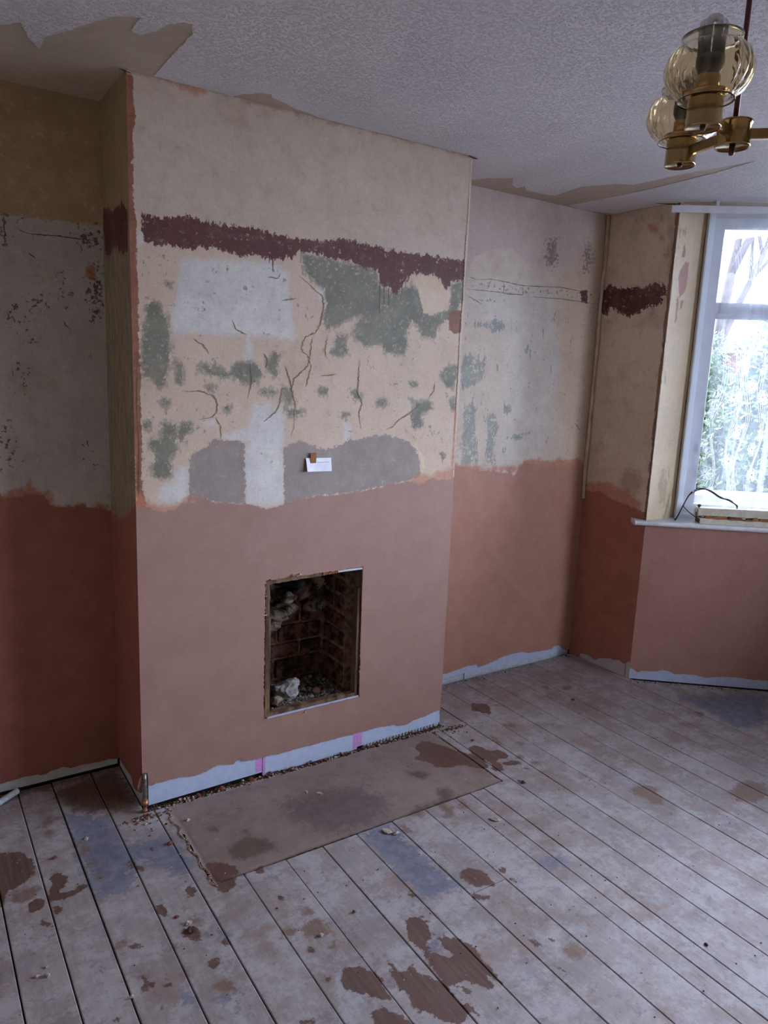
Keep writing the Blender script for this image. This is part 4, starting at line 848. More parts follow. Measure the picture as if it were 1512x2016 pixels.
def plank(x0, x1, ymax, ymin, mi, zoff=0.0, name='floor_board'):
    g = .0021 if x0 < .1 else (.0012 if x0 < .8 else .0007)
    x0 += g; x1 -= g
    n = max(3, int((x1 - x0) / .013))
    xs = [x0, x0 + .0022] + list(np.linspace(x0, x1, n + 1)[1:-1]) + [x1 - .0022, x1]
    vis = -2.35
    ytop = max(ymax(x) for x in xs)
    ylo = min(ymin(x) for x in xs)
    ys = [ytop, ytop - .002]
    y = ytop - .014
    while y > max(vis, ylo + .014):
        ys.append(y); y -= .015
    ys += [y for y in np.arange(vis, ylo, -.25) if y > ylo + .02] + [ylo]
    ys = sorted(set(ys), reverse=True)
    X, Yv = np.meshgrid(np.array(xs), np.array(ys), indexing='ij')
    lim = np.array([ymax(x) for x in xs]); low = np.array([ymin(x) for x in xs])
    Yv = np.clip(Yv, low[:, None], lim[:, None])
    cup = random.uniform(-.0006, .0008)
    s = (X - x0) / (x1 - x0)
    Zv = zoff + cup * (2 * s - 1) ** 2 + .0008 * np.sin(Yv * 2.1 + x0 * 40) - .0012
    Zv[0, :] -= .0016; Zv[-1, :] -= .0016
    nx, ny = X.shape
    vs = np.stack([X, Yv, Zv], -1).reshape(-1, 3)
    idx = np.arange(nx * ny).reshape(nx, ny)
    F = np.stack([idx[:-1, :-1], idx[:-1, 1:], idx[1:, 1:], idx[1:, :-1]], -1).reshape(-1, 4).tolist()
    ring = list(idx[:, 0]) + list(idx[-1, 1:]) + list(idx[::-1, -1][1:]) + list(idx[0, ::-1][1:-1])
    lowv = vs[ring] - np.array((0, 0, .022))
    b = len(vs)
    m = len(ring)
    for i in range(m):
        j = (i + 1) % m
        F.append([ring[i], ring[j], b + j, b + i])
    V = np.vstack([vs, lowv])
    me = bpy.data.meshes.new(name)
    me.from_pydata(V.tolist(), [], [[int(q) for q in f] for f in F])
    me.materials.append(FM[mi])
    for k in ('wet', 'tan', 'blue', 'soil'):
        a = me.attributes.new(k, 'FLOAT', 'POINT')
        a.data.foreach_set('value', sdf(FA[k], V[:, 0], V[:, 1]).astype(np.float32))
    me.update()
    return link(name, me, floor)
XS = [-1.244, -1.10, -.960, -.820, -.680, -.585, -.4885, -.370, -.2515, -.1105, .0305, .175, .322, .460, .5945, .743, .890, 1.038, 1.107, 1.178, 1.320, 1.464, 1.605, 1.750, 1.885, 2.020, 2.135, 2.270, 2.415, 2.555, 2.70, 2.845, 2.99, 3.13, 3.27]
def ymax_at(x):
    if x < 0: return D - .012
    if x < .0765: return -.034
    if x < 1.2795: return -.5165
    if x < W: return -.034
    return bay_limit(x)
for i, (a, b_) in enumerate(zip(XS[:-1], XS[1:])):
    if b_ > XB: b_ = XB - .005
    lo = bay_low
    if a < 0 < b_ or a < .0765 < b_ or a < 1.2795 < b_ or a < W < b_:
        cuts = sorted([q for q in (0.0, .0765, 1.2795, W) if a < q < b_])
        # board notched round hearth or chimney: full length piece plus the tongue beside it
        mids = [a] + cuts + [b_]
        lowest = min(ymax_at((p + q) / 2) for p, q in zip(mids[:-1], mids[1:]))
        plank(a, b_, lambda x, l=lowest: l, lo, i % 3)
        for p, q in zip(mids[:-1], mids[1:]):
            top = ymax_at((p + q) / 2)
            if top > lowest + .01 and q - p > .012:
                plank(p, q, lambda x, l=top: l, lambda x, l=lowest: l + .001, (i + 1) % 3, -.0005)
        continue
    if abs(a - .743) < .001:      # this board is pieced: a short blue painted length against the hearth
        plank(a, b_, lambda x: -.5165, lambda x: -.955, 0)
        plank(a, b_, lambda x: -.957, lo, 1, -.0006)
        continue
    if a < 0:
        plank(a, b_, lambda x: D - .012, lo, i % 3, random.uniform(-.001, .0006)); continue
    m = (a + b_) / 2
    if m <= XR:
        plank(a, b_, (lambda x, l=ymax_at(m): l) if m < XR - .12 else (lambda x: ymax_at(x)), (lambda x: YN) if m < XR - .12 else lo, i % 3, random.uniform(-.001, .0006))
    else:
        plank(a, b_, bay_limit, lo, i % 3)
# hearth slab
hx = np.linspace(.079, 1.277, 110); hy = np.linspace(-.514, -.036, 46)
X, Yv = np.meshgrid(hx, hy, indexing='ij')
X = X.copy(); Yv = Yv.copy()
X[0, :] += rng.normal(0, .003, len(hy)) - .004 * np.sin(np.linspace(0, 9, len(hy))) - np.linspace(-.004, .012, len(hy)); X[-1, :] += rng.normal(0, .003, len(hy))
Yv[:, -1] += rng.normal(0, .003, len(hx)); Yv[:, 0] += rng.normal(0, .0012, len(hx))
Zv = .0012 + .0009 * np.sin(X * 11) * np.sin(Yv * 17) + rng.normal(0, .0002, X.shape)
for e in (Zv[0, :], Zv[-1, :], Zv[:, 0], Zv[:, -1]):
    e -= .003
vs = np.stack([X, Yv, Zv], -1).reshape(-1, 3)
nx, ny = X.shape
idx = np.arange(nx * ny).reshape(nx, ny)
F = np.stack([idx[:-1, :-1], idx[1:, :-1], idx[1:, 1:], idx[:-1, 1:]], -1).reshape(-1, 4).tolist()
ring = list(idx[:, 0]) + list(idx[-1, 1:]) + list(idx[::-1, -1][1:]) + list(idx[0, ::-1][1:-1])
V = np.vstack([vs, vs[ring] - np.array((0, 0, .04))])
for i in range(len(ring)):
    j = (i + 1) % len(ring)
    F.append([ring[i], ring[j], len(vs) + j, len(vs) + i])
me = bpy.data.meshes.new('hearth_slab')
me.from_pydata(V.tolist(), [], [[int(q) for q in f] for f in F])
me.materials.append(FC)
for k in ('wet', 'tan', 'blue', 'soil'):
    a = me.attributes.new(k, 'FLOAT', 'POINT')
    a.data.foreach_set('value', sdf(FA[k], V[:, 0], V[:, 1]).astype(np.float32))
for p in me.polygons: p.use_smooth = True
link('hearth_slab', me, floor)
# broken mortar ridge down the left edge of the hearth, and mortar along its back
M_mortar = simple('crumbling_mortar', C(150, 132, 116), C(110, 92, 80), 60, .9, .1, .3)
M_mortarpale = simple('pale_mortar', C(172, 158, 146), C(140, 126, 116), 60, .9, .1, .3)
rd = MB()
for k in range(46):
    y = -.06 - .46 * k / 45
    rd.rock((.074 + .006 * math.sin(k * .7) - .004 + .012 * (k / 45 - .3), y, -.001), random.uniform(.004, .0075), 1, .4, .55)
rd.build('mortar_ridge', M_mortar, floor)['kind'] = 'stuff'
rd = MB()
for k in range(190):
    x = random.uniform(.07, 1.33)
    rd.rock((x, -.040 + random.gauss(0, .006), .0005), random.uniform(.002, .0055), 1, .4, .3)
rd.build('mortar_edge', M_mortarpale, floor)['kind'] = 'stuff'
# dark nail heads in pairs across the boards
nl = MB()
M_nail = simple('rusty_nail', C(60, 46, 40), C(40, 32, 30), 60, .7, .4, 0)
for yj in (-.30, -.72, -1.13, -1.55):
    for a, b_ in zip(XS[:-1], XS[1:]):
        if yj > -.52 and 0 < (a + b_) / 2 < 1.28: continue
        for f in (.22, .78):
            if random.random() < .6: continue
            x = a + (b_ - a) * f + random.uniform(-.008, .008); y = yj + random.uniform(-.015, .015)
            if y > bay_limit(min(x, XB)) - .02 if x > XR else False: continue
            nl.lathe((x, y, -.0006), [(.0025, 0), (.0025, .0005), (.0001, .0007)], 8)
nl.build('nail_heads', M_nail, floor)['kind'] = 'stuff'

# ---------------------------------------------------------------- ceiling
tc = NT('textured_ceiling_paper', .7, .25)
v1 = tc.vor(125, feature='F1')
v2 = tc.noise(150, 5, .75)
v3 = tc.noise(240, 3, .7)
blob = tc.mr(tc.mad(v2, .9, tc.math('MULTIPLY', tc.mr(v1, .15, .6, 1, 0), .35)), .52, .72)
tc.col(tc.mix(tc.mr(tc.noise(2.5, 3), .35, .65), C(228, 226, 227), C(220, 218, 220)))
tc.bump(tc.mad(blob, 1.0, tc.math('MULTIPLY', v3, .25)), .95, .0042)
M_ceil = tc.m
M_ceilbare = wall_mat('bare_ceiling_plaster', (C(192, 180, 162), C(180, 166, 148), C(200, 190, 174)), [], dirt=.55, streak=.1)
cb = MB().box((XL - .2, YN - .1, H), (XB + .3, D + .14, H + .12))
ceiling = cb.build('ceiling', M_ceilbare)
ceiling['kind'] = 'structure'
ct = T['ceil']
line = [(XL, YN), (XL, .02)] + [q for q in ct['torn1'] if q[1] < .03] + [(.12, -.006), (.2, -.004), (.3, -.008), (.335, -.003)] + ct['torn2'][1:-1] + [(.66, -.006), (.75, -.010), (.85, -.004), (.95, -.012), (1.05, -.006), (1.15, -.010), (1.25, -.006), (1.34, -.012), (W + .01, .03), (W + .05, .12), (1.50, .23)] + ct['torn3'][:-1] + [(2.25, D - .03), (2.36, D - .004), (2.45, D - .02), (XR - .02, D - .06), (XR - .03, .15), (XR - .02, .02), (XR + .02, YR - .05)]
line += [(XR + .1, YR - .11), (XB - .06, YB + .02), (XB - .02, YB - .02), (XB - .02, YB2 + .02), (XR + .02, YR2 - .02), (XR, YR2 - .02), (XR, YN)]
R = random.Random(11)
fine = []
for i, a in enumerate(line):
    c = line[(i + 1) % len(line)]
    L = math.hypot(c[0] - a[0], c[1] - a[1])
    n = max(1, int(L / .012)) if a[1] > -1 and c[1] > -1 else 1
    for k in range(n):
        t = k / n
        j = .0022 if n > 1 else 0
        fine.append((a[0] + (c[0] - a[0]) * t + R.uniform(-j, j), a[1] + (c[1] - a[1]) * t + R.uniform(-j, j)))
from mathutils.geometry import tessellate_polygon
tri = tessellate_polygon([[Vector((x, y, 0)) for x, y in fine]])
n = len(fine)
pv = [(x, y, H - .0022) for x, y in fine] + [(x, y, H) for x, y in fine]
pfc = [list(t_) for t_ in tri] + [[i, (i + 1) % n, n + (i + 1) % n, n + i] for i in range(n)]
MB().add(pv, pfc).build('ceiling_paper', M_ceil, ceiling)
# curled, torn edge of paper at the chimney corner and by the window
fb = MB()
for pts in ([(-.02, -.004), (.012, -.010), (.02, .004), (.0, .012)], [(W - .03, -.006), (W + .012, -.018), (W + .016, -.002), (W - .002, .01)], [(XR - .07, .0), (XR - .01, -.06), (XR + .03, -.10), (XR - .02, -.02)]):
    vs = [(x, y, H - .002 - .007 * k) for (x, y), k in zip(pts, (0, 1, .6, .1))]
    fb.add(vs + [(x, y, z - .0012) for x, y, z in vs], [[0, 1, 2, 3], [7, 6, 5, 4], [0, 4, 5, 1], [1, 5, 6, 2], [2, 6, 7, 3], [3, 7, 4, 0]])
fb.build('torn_flap', simple('dirty_torn_paper', C(120, 98, 76), C(70, 56, 46), 50, .9, .1, .2), ceiling)
# ---------------------------------------------------------------- windows
def glass_mat():
    m = bpy.data.materials.new('window_glass'); m.use_nodes = True
    t = m.node_tree; t.nodes.clear()
    o = t.nodes.new('ShaderNodeOutputMaterial')
    tr = t.nodes.new('ShaderNodeBsdfTransparent'); tr.inputs[0].default_value = (.95, .97, .97, 1)
    gl = t.nodes.new('ShaderNodeBsdfGlossy'); gl.inputs['Roughness'].default_value = .02
    fr = t.nodes.new('ShaderNodeFresnel'); fr.inputs[0].default_value = 1.45
    mx = t.nodes.new('ShaderNodeMixShader')
    t.links.new(fr.outputs[0], mx.inputs[0]); t.links.new(tr.outputs[0], mx.inputs[1]); t.links.new(gl.outputs[0], mx.inputs[2])
    t.links.new(mx.outputs[0], o.inputs[0])
    return m
M_glass = glass_mat()
WZ0, WZ1 = SILL, 2.437
def window(name, o, d, length, lights, transom=(1.937, 1.992)):
    n = Vector((-d.y, d.x, 0))
    fr = (Vector(o), d, n, Z3)
    w = empty(name, Vector(o) + d * (length / 2) + Z3 * SILL, None, None)
    w['kind'] = 'structure'
    # outer frame: chamfered strip toward the room, then flat face
    f = MB()
    ux = (Vector(o), d, n, Z3)
    ch = [(0, -.042), (.006, -.042), (.041, 0.0), (.041, .06), (0, .06)]
    f.prism(ch, ux, WZ0, WZ1)
    f.prism([(length - a, b) for a, b in ch][::-1], ux, WZ0, WZ1)
    hz = (Vector(o), Z3, n, d)
    f.prism([(WZ1 - a, b) for a, b in [(0, 0), (.03, 0), (.03, .06), (0, .06)]][::-1], hz, .0, length)
    f.prism([(WZ0 + a, b) for a, b in [(0, -.01), (.02, -.01), (.032, 0), (.032, .06), (0, .06)]], hz, .0, length)
    f.build('outer_frame', mat_upvc, w)
    edges = [.041] + lights + [length - .041]
    for i in range(len(edges) - 1):
        a, b = edges[i] + (.0 if i == 0 else .03), edges[i + 1] - (.0 if i == len(edges) - 2 else .03)
        s = MB()
        for z0, z1 in ((WZ0 + .032, transom[0] + .012), (transom[1] - .012, WZ1 - .03)):
            fw = .056 if z0 < 1.5 else .050
            fh = .040
            s.box((a, .004, z0), (a + fw, .05, z1), fr=fr)
            s.box((b - fw, .004, z0), (b, .05, z1), fr=fr)
            s.box((a + fw, .004, z0), (b - fw, .05, z0 + (fh if z0 < 1.5 else .018)), fr=fr)
            s.box((a + fw, .004, z1 - (fh if z0 > 1.5 else .018)), (b - fw, .05, z1), fr=fr)
            # glazing bead, sloping in to the glass
            x0, x1, y0, y1 = a + fw, b - fw, z0 + (fh if z0 < 1.5 else .018), z1 - (fh if z0 > 1.5 else .018)
            for q in range(4):
                r = .007
                P = [(x0, y0), (x1, y0), (x1, y1), (x0, y1)]
                I = [(x0 + r, y0 + r), (x1 - r, y0 + r), (x1 - r, y1 - r), (x0 + r, y1 - r)]
                p0, p1, i1, i0 = P[q], P[(q + 1) % 4], I[(q + 1) % 4], I[q]
                o_, dx, nx_, zx = fr
                vs = [o_ + dx * p[0] + zx * p[1] + nx_ * .004 for p in (p0, p1)] + [o_ + dx * p[0] + zx * p[1] + nx_ * .018 for p in (i1, i0)] + [o_ + dx * p[0] + zx * p[1] + nx_ * .03 for p in (p0, p1, i1, i0)]
                s.add(vs, [[0, 1, 2, 3], [7, 6, 5, 4], [0, 4, 5, 1], [1, 5, 6, 2], [2, 6, 7, 3], [3, 7, 4, 0]])
        s.build('sash', mat_upvc, w)
        g = MB()
        for k, (z0, z1, nm) in enumerate(((WZ0 + .05, transom[0], 'lower_pane'), (transom[1], WZ1 - .05, 'upper_pane'))):
            MB().box((a + .045, .020, z0), (b - .045, .0205, z1), fr=fr).build(nm, M_glass, w)
    MB().box((.041, -.002, transom[0] + .012), (length - .041, .056, transom[1] - .012), fr=fr).build('transom', mat_upvc, w)
    for x in lights:
        MB().box((x - .03, .0, WZ0 + .03), (x + .03, .058, WZ1 - .03), fr=fr).build('mullion', mat_upvc, w)
    return w
# windows stand 154 mm outside the wall line; corners where the planes meet
off = .1467
XW = XB + off * .82
LW = (XW - WO.x) / BD.x
w1 = window('window_1', WO, BD, LW, [])
yw = WO.y + BD.y * LW
yw2 = YB2 - (yw - YB)
w2 = window('window_2', Vector((XW, yw, 0)), Vector((0, -1, 0)), yw - yw2, [(yw - yw2) / 3, 2 * (yw - yw2) / 3])
WO2 = Vector((WO.x, YR2, 0))
w3 = window('window_3', Vector((XW, yw2, 0)), BD2, (Vector((XW, yw2, 0)) - WO2).length, [])
portal(WO, BD, LW, SILL, WZ1)
portal(Vector((XW, yw, 0)), Vector((0, -1, 0)), yw - yw2, SILL, WZ1)
portal(Vector((XW, yw2, 0)), BD2, LW, SILL, WZ1)
# corner posts of the bay, heads and outer brickwork under the sills
M_outbrick = simple('outer_brick', C(150, 90, 70), C(120, 70, 56), 30, .9, .1, .2)
ob = MB()
for c in ((XW, yw), (XW, yw2)):
    ob.tube([(c[0] + .01, c[1], SILL), (c[0] + .01, c[1], H)], .05, 12)
for (o, d, L) in ((WO, BD, LW), (Vector((XW, yw, 0)), Vector((0, -1, 0)), yw - yw2), (Vector((XW, yw2, 0)), BD2, LW)):
    ob.box((-.05, -.004, WZ1 - .001), (L + .05, .12, H + .05), fr=(o, d, Vector((-d.y, d.x, 0)), Z3))
t3 = ob.build('trim_3', mat_upvc); t3['kind'] = 'structure'
ob = MB()
for (o, d, n, L) in ((Vector((WO.x, WO.y, 0)), BD, BN, LW), (Vector((XW, yw, 0)), Vector((0, -1, 0)), X3, yw - yw2), (Vector((XW, yw2, 0)), BD2, BN2, LW)):
    ob.box((-.02, .0, -.6), (L + .02, .10, SILL - .01), fr=(o, d, n, Z3))
ob.box((WO.x - .002, YR - .002, -.6), (WO.x + .15, YR + .14, H))
ob.box((WO.x - .002, YR2 - .14, -.6), (WO.x + .15, YR2 + .002, H))
s2 = ob.build('wall_bay_outer', M_outbrick); s2['kind'] = 'structure'
rv2 = MB().box((XR, YR2 - .03, 0), (WO.x + .01, YR2, H)).build('trim_4', mat_rev); rv2['kind'] = 'structure'
# sill board with rounded nose, mitred round the bay
def sill(o, d, n, x0, x1, w):
    pts = [(.01, SILL - .026), (.01, SILL)] + [(-.166 - .012 * math.sin(t), SILL - .012 + .012 * math.cos(t)) for t in np.linspace(0, PI, 8)] + [(-.15, SILL - .026)]
    b = MB().prism(pts, (Vector(o), n, Z3, d), x0, x1)
    s = b.build('window_sill', mat_sillpaint, w)
    return s
s1 = sill(WO, BD, BN, -.235, LW - .06, w1)
sill(Vector((XW, yw, 0)), Vector((0, -1, 0)), X3, .06, yw - yw2 - .06, w2)
sill(Vector((XW, yw2, 0)), BD2, BN2, .06, LW + .2, w3)
# wedge of sill between the wall corner and the window
MB().add([(XR - .03, YR, SILL - .0005), (WO.x + .01, YR, SILL - .0005), (WO.x - .11, YR - .13, SILL - .0005)] + [(XR - .03, YR, SILL - .02), (WO.x + .01, YR, SILL - .02), (WO.x - .11, YR - .13, SILL - .02)], [[0, 2, 1], [3, 4, 5], [0, 1, 4, 3], [1, 2, 5, 4], [2, 0, 3, 5]]).build('sill_end', mat_sillpaint, w1)

# ---------------------------------------------------------------- curtain track and net curtain
WF = (WO, BD, BN, Z3)
def wp(u, n, z):
    return WO + BD * u + BN * n + Z3 * z
tk = empty('curtain_track', wp(.3, -.2, 2.40), 'white painted curtain track fixed under the ceiling across the canted window', 'curtain track')
b = MB().box((-.225, -.206, 2.392), (LW - .05, -.194, 2.424), fr=WF, bev=.002)
b.build('front_rail', mat_rail, tk)
MB().box((-.10, -.160, 2.408), (LW - .08, -.142, 2.426), fr=WF, bev=.002).build('back_rail', mat_rail, tk)
for u in (-.02, .28, .58):
    MB().box((u, -.196, 2.412), (u + .014, -.140, 2.4478), fr=WF).build('bracket', mat_rail, tk)

def net_mat(name, tr, colr):
    m = bpy.data.materials.new(name); m.use_nodes = True
    t = m.node_tree; t.nodes.clear()
    o = t.nodes.new('ShaderNodeOutputMaterial')
    a = t.nodes.new('ShaderNodeBsdfTransparent')
    d = t.nodes.new('ShaderNodeBsdfDiffuse'); d.inputs[0].default_value = colr
    l = t.nodes.new('ShaderNodeBsdfTranslucent'); l.inputs[0].default_value = colr
    x = t.nodes.new('ShaderNodeMixShader'); x.inputs[0].default_value = .6
    y = t.nodes.new('ShaderNodeMixShader')
    t.links.new(d.outputs[0], x.inputs[1]); t.links.new(l.outputs[0], x.inputs[2])
    # fine mesh of threads
    tc = t.nodes.new('ShaderNodeTexCoord')
    nz = t.nodes.new('ShaderNodeTexNoise'); nz.inputs['Scale'].default_value = 160; nz.inputs['Detail'].default_value = 2
    mp = t.nodes.new('ShaderNodeMapping'); mp.inputs['Scale'].default_value = (.4, .4, 1)
    t.links.new(tc.outputs['Object'], mp.inputs[0]); t.links.new(mp.outputs[0], nz.inputs[0])
    mr = t.nodes.new('ShaderNodeMapRange'); mr.inputs[1].default_value = .3; mr.inputs[2].default_value = .7
    mr.inputs[3].default_value = tr * .75; mr.inputs[4].default_value = tr * 1.25
    t.links.new(nz.outputs[0], mr.inputs[0]); t.links.new(mr.outputs[0], y.inputs[0])
    t.links.new(a.outputs[0], y.inputs[1]); t.links.new(x.outputs[0], y.inputs[2])
    t.links.new(y.outputs[0], o.inputs[0])
    return m
M_net = net_mat('sheer_net', .16, (.80, .86, .93, 1))
M_emb = net_mat('white_net_embroidery', .5, (.9, .93, .97, 1))
nc = empty('net_curtain', wp(.45, -.03, SILL + .02), 'sheer white net curtain embroidered with daisies and wavy vines at the window', 'net curtain')
# plan of the hanging net: gentle waves with folds that double back
plan = []
ulist = np.linspace(.098, LW - .06, 130)
folds = (.238, .395, .56, .72, .88)
u = .098
s_ = 0
cur = []
for i in range(129):
    u0 = ulist[i]
    cur.append((u0, -.030 + .007 * math.sin(u0 * 21) + .004 * math.sin(u0 * 47 + 1)))
    for k, fpos in enumerate(folds):
        if ulist[i] <= fpos < ulist[i + 1]:
            wd_ = (.010, .032, .014, .03, .02)[k]
            y = cur[-1][1]
            cur += [(fpos + wd_, y - .004), (fpos + wd_ + .002, y - .010), (fpos + wd_, y - .014), (fpos + .001, y - .012), (fpos - .001, y - .016), (fpos, y - .020), (fpos + wd_ * .6, y - .014)]
            ulist = np.where(ulist > fpos, np.maximum(ulist, fpos + wd_ + .003), ulist)
zs = np.linspace(SILL + .018, 2.405, 26)
nb = MB()
npn = len(cur)
vs = []
for z in zs:
    k = (z - SILL) / 1.5
    for (a, b_) in cur:
        vs.append(wp(a + .004 * math.sin(z * 5) * (1 - k), b_ * (.9 + .25 * (1 - k)) - .002 * math.sin(z * 7 + a * 20), z))
fs = [[r * npn + i, r * npn + i + 1, (r + 1) * npn + i + 1, (r + 1) * npn + i] for r in range(len(zs) - 1) for i in range(npn - 1)]
nb.add(vs, fs, 0, True)
nb.build('net_cloth', M_net, nc)
def net_n(u):
    return -.0335 + .007 * math.sin(u * 21) + .004 * math.sin(u * 47 + 1)
def flower(cu, cz, r, petals=10, rot=0.0, squash=1.0):
    b = MB()
    for k in range(petals):
        a = rot + 2 * PI * k / petals
        pts = []
        for j in range(13):
            t = 2 * PI * j / 13
            rad = r * (.60 + .40 * math.cos(t)); tan = r * .20 * math.sin(t) * (1.15 + .3 * math.cos(t))
            x = (rad * math.cos(a) - tan * math.sin(a)) * squash; z = rad * math.sin(a) + tan * math.cos(a)
            pts.append(wp(cu + x, net_n(cu + x) - .0012, cz + z))
        b.tube(pts, .0015, 4, closed=True)
        b.tube([wp(cu + x * squash, net_n(cu + x) - .001, cz + z) for x, z in ((r * .12 * math.cos(a), r * .12 * math.sin(a)), (r * .8 * math.cos(a), r * .8 * math.sin(a)))], .0007, 4)
    return b.build('flower', M_emb, nc)
def eye(cu, cz):
    MB().rock(wp(cu, net_n(cu) - .003, cz), .0028, 1, .1).build('flower_eye', mat_black, nc)
for cu, cz, r, q, e in ((.234, 1.202, .037, 1, 1), (.129, 1.131, .040, 1, 1), (.346, 1.269, .036, .6, 1), (.258, 1.354, .040, .5, 0), (.219, 1.532, .037, 1, 1), (.306, 1.59, .036, .7, 0), (.122, 1.453, .03, .5, 0), (.365, 1.539, .036, .7, 1), (.256, 1.695, .034, .6, 0), (.112, 1.262, .024, .5, 0), (.362, 1.136, .034, .8, 1), (.202, 2.198, .03, .7, 0), (.293, 2.118, .034, .8, 0), (.30, 1.86, .034, 1, 1), (.46, 1.35, .036, 1, 1), (.50, 1.15, .036, 1, 1), (.47, 1.66, .036, 1, 1), (.58, 1.45, .036, 1, 1), (.63, 1.2, .036, 1, 1)):
    flower(cu, cz, r, 10, random.uniform(0, 1), q)
    if e: eye(cu, cz)
for c0, ph in ((.150, .0), (.232, 1.3), (.285, 2.6), (.365, 3.6), (.47, .6), (.56, 2.0)):
    for k in range(3):
        pts = []
        for z in np.linspace(SILL + .03, 2.36, 70):
            a = c0 + (k - 1) * (.008 + .004 * math.sin(z * 9)) + .020 * math.sin(z * 12.5 + ph)
            a = max(a, .102)
            pts.append(wp(a, net_n(a) - .001, z))
        MB().tube(pts, .0011, 4).build('vine', M_emb, nc)

# ---------------------------------------------------------------- painted boards and cable lying on the sill
tb = empty('painted_batten', wp(.30, -.12, SILL), 'flat length of old cream painted timber with broken brown splinters lying on the sill', 'timber')
b = MB()
R = random.Random(5)
n = 26
L0, L1 = .094, .66
pf_ = [(.0, .0), (.0, .027), (.075, .027), (.075, .0)]
rows = []
for i in range(n + 1):
    u = L0 + (L1 - L0) * i / n
    rows.append([wp(u, -.148 + y + R.uniform(-.0008, .0008), SILL + .0008 + z * (1 if z == 0 else R.uniform(.9, 1.05))) for y, z in pf_])
b.add([p for r in rows for p in r], [[i * 4 + j, i * 4 + (j + 1) % 4, (i + 1) * 4 + (j + 1) % 4, (i + 1) * 4 + j] for i in range(n) for j in range(4)] + [[3, 2, 1, 0], [n * 4, n * 4 + 1, n * 4 + 2, n * 4 + 3]])
b.build('batten', mat_oldpaint, tb)
b = MB()
for i in range(34):
    u = L0 + .025 + i * .0155
    l = R.uniform(.03, .09)
    h = R.uniform(.004, .014) * (1 if i % 3 else 1.5)
    b.prism([(0, 0), (l, R.uniform(0, .003)), (l * .7, h), (l * .2, h * .8)], (wp(u, -.146 + R.uniform(0, .012), SILL + .027), BD, Z3, BN), 0, .02)
b.build('splinters', mat_splinter, tb)['kind'] = 'stuff'
MB().box((L0 - .004, -.148, SILL + .004), (L0 + .001, -.08, SILL + .024), fr=WF).build('end_grain', mat_woodbrown, tb)
tb2 = empty('painted_board_offcut', wp(.30, -.10, SILL + .03), 'cream painted board standing on edge on top of the splintered timber by the net curtain', 'timber')
b = MB()
zt = SILL + .0285
n = 22
rows = []
for i in range(n + 1):
    u = .086 + .60 * i / n
    up = .052 + .006 * i / n
    rows.append([wp(u, -.132, zt + (.012 if i else .010) + R.uniform(0, .002)), wp(u, -.133, zt + up - .003), wp(u, -.130, zt + up), wp(u, -.088, zt + up + R.uniform(-.001, .001)), wp(u, -.085, zt + up - .004), wp(u, -.085, zt)])
b.add([p for r in rows for p in r], [[i * 6 + j, i * 6 + (j + 1) % 6, (i + 1) * 6 + (j + 1) % 6, (i + 1) * 6 + j] for i in range(n) for j in range(6)] + [[5, 4, 3, 2, 1, 0], [n * 6 + q for q in range(6)]])
b.build('board', mat_oldpaint, tb2)
MB().box((.080, -.128, zt + .008), (.088, -.090, zt + .044), fr=WF).build('end_block', mat_oldpaint, tb2)
MB().rock(wp(.094, -.110, zt + .060), .0085, 2, .25).build('broken_stub', mat_woodbrown, tb2)
MB().prism([(0, 0), (.016, .003), (.013, .014), (.004, .012)], (wp(.232, -.140, zt + .001), BD, Z3, BN), 0, .012).build('broken_chip', M_brick_back, tb2)
cb_ = empty('twin_cable', wp(-.01, -.10, SILL), 'black twin cable looping from the sill corner up over the painted board', 'cable')
path = [(-.020, .8885), (-.010, .894), (.019, .972), (.039, 1.018), (.061, 1.042), (.099, 1.058), (.143, 1.049), (.197, 1.018), (.241, 1.006), (.271, .989), (.287, .974), (.281, .962)]
for k in range(2):
    pts = smooth_path([wp(a + .002 * k, -.098 - .004 * math.sin(i * 1.3 + k * PI) , z + .0032 * math.sin(i * 1.7 + k * PI)) for i, (a, z) in enumerate(path)], 8)
    MB().tube(pts, .0030, 8).build('cable_core', mat_black, cb_)
pts = smooth_path([wp(.018, -.098, .966), wp(.024, -.10, .954), (wp(.049, -.112, .932)), wp(.069, -.128, .918), wp(.0755, -.136, .912)], 8)
MB().tube(pts, .0024, 8).build('cable_branch', mat_black, cb_)
pts = smooth_path([wp(.0755, -.136, .941), wp(.0765, -.137, .925), wp(.0800, -.137, .9135)], 6)
MB().tube(pts, .0034, 8).build('cable_end', mat_black, cb_)
MB().box((.055, -.104, 1.026), (.063, -.094, 1.047), fr=WF).build('cable_clip', mat_upvc, cb_)
# ---------------------------------------------------------------- fireplace opening
fo = empty('fireplace_frame', (.69, .02, .25), 'broken brown timber frame lining the fireplace opening in the pink plaster', 'frame')
def rough_bar(a, b_, w, dpt, seed, name, m, parent, axis):
    R = random.Random(seed)
    n = 18
    rows = []
    for i in range(n + 1):
        t = i / n
        j = lambda s=.0012: R.uniform(-s, s)
        if axis == 'z':
            x, y, z = a[0], a[1], a[2] + (b_[2] - a[2]) * t
            rows.append([(x + j(), y + j(), z), (x + w + j(), y + j(), z), (x + w + j(), y + dpt, z), (x + j(), y + dpt, z)])
        else:
            x, y, z = a[0] + (b_[0] - a[0]) * t, a[1], a[2] + (b_[2] - a[2]) * t
            rows.append([(x, y + j(), z + j()), (x, y + j(), z + w + j()), (x, y + dpt, z + w + j()), (x, y + dpt, z + j())])
    mb = MB()
    mb.add([p for r in rows for p in r], [[i * 4 + q, i * 4 + (q + 1) % 4, (i + 1) * 4 + (q + 1) % 4, (i + 1) * 4 + q] for i in range(n) for q in range(4)] + [[3, 2, 1, 0], [n * 4 + q for q in range(4)]])
    return mb.build(name, m, parent)
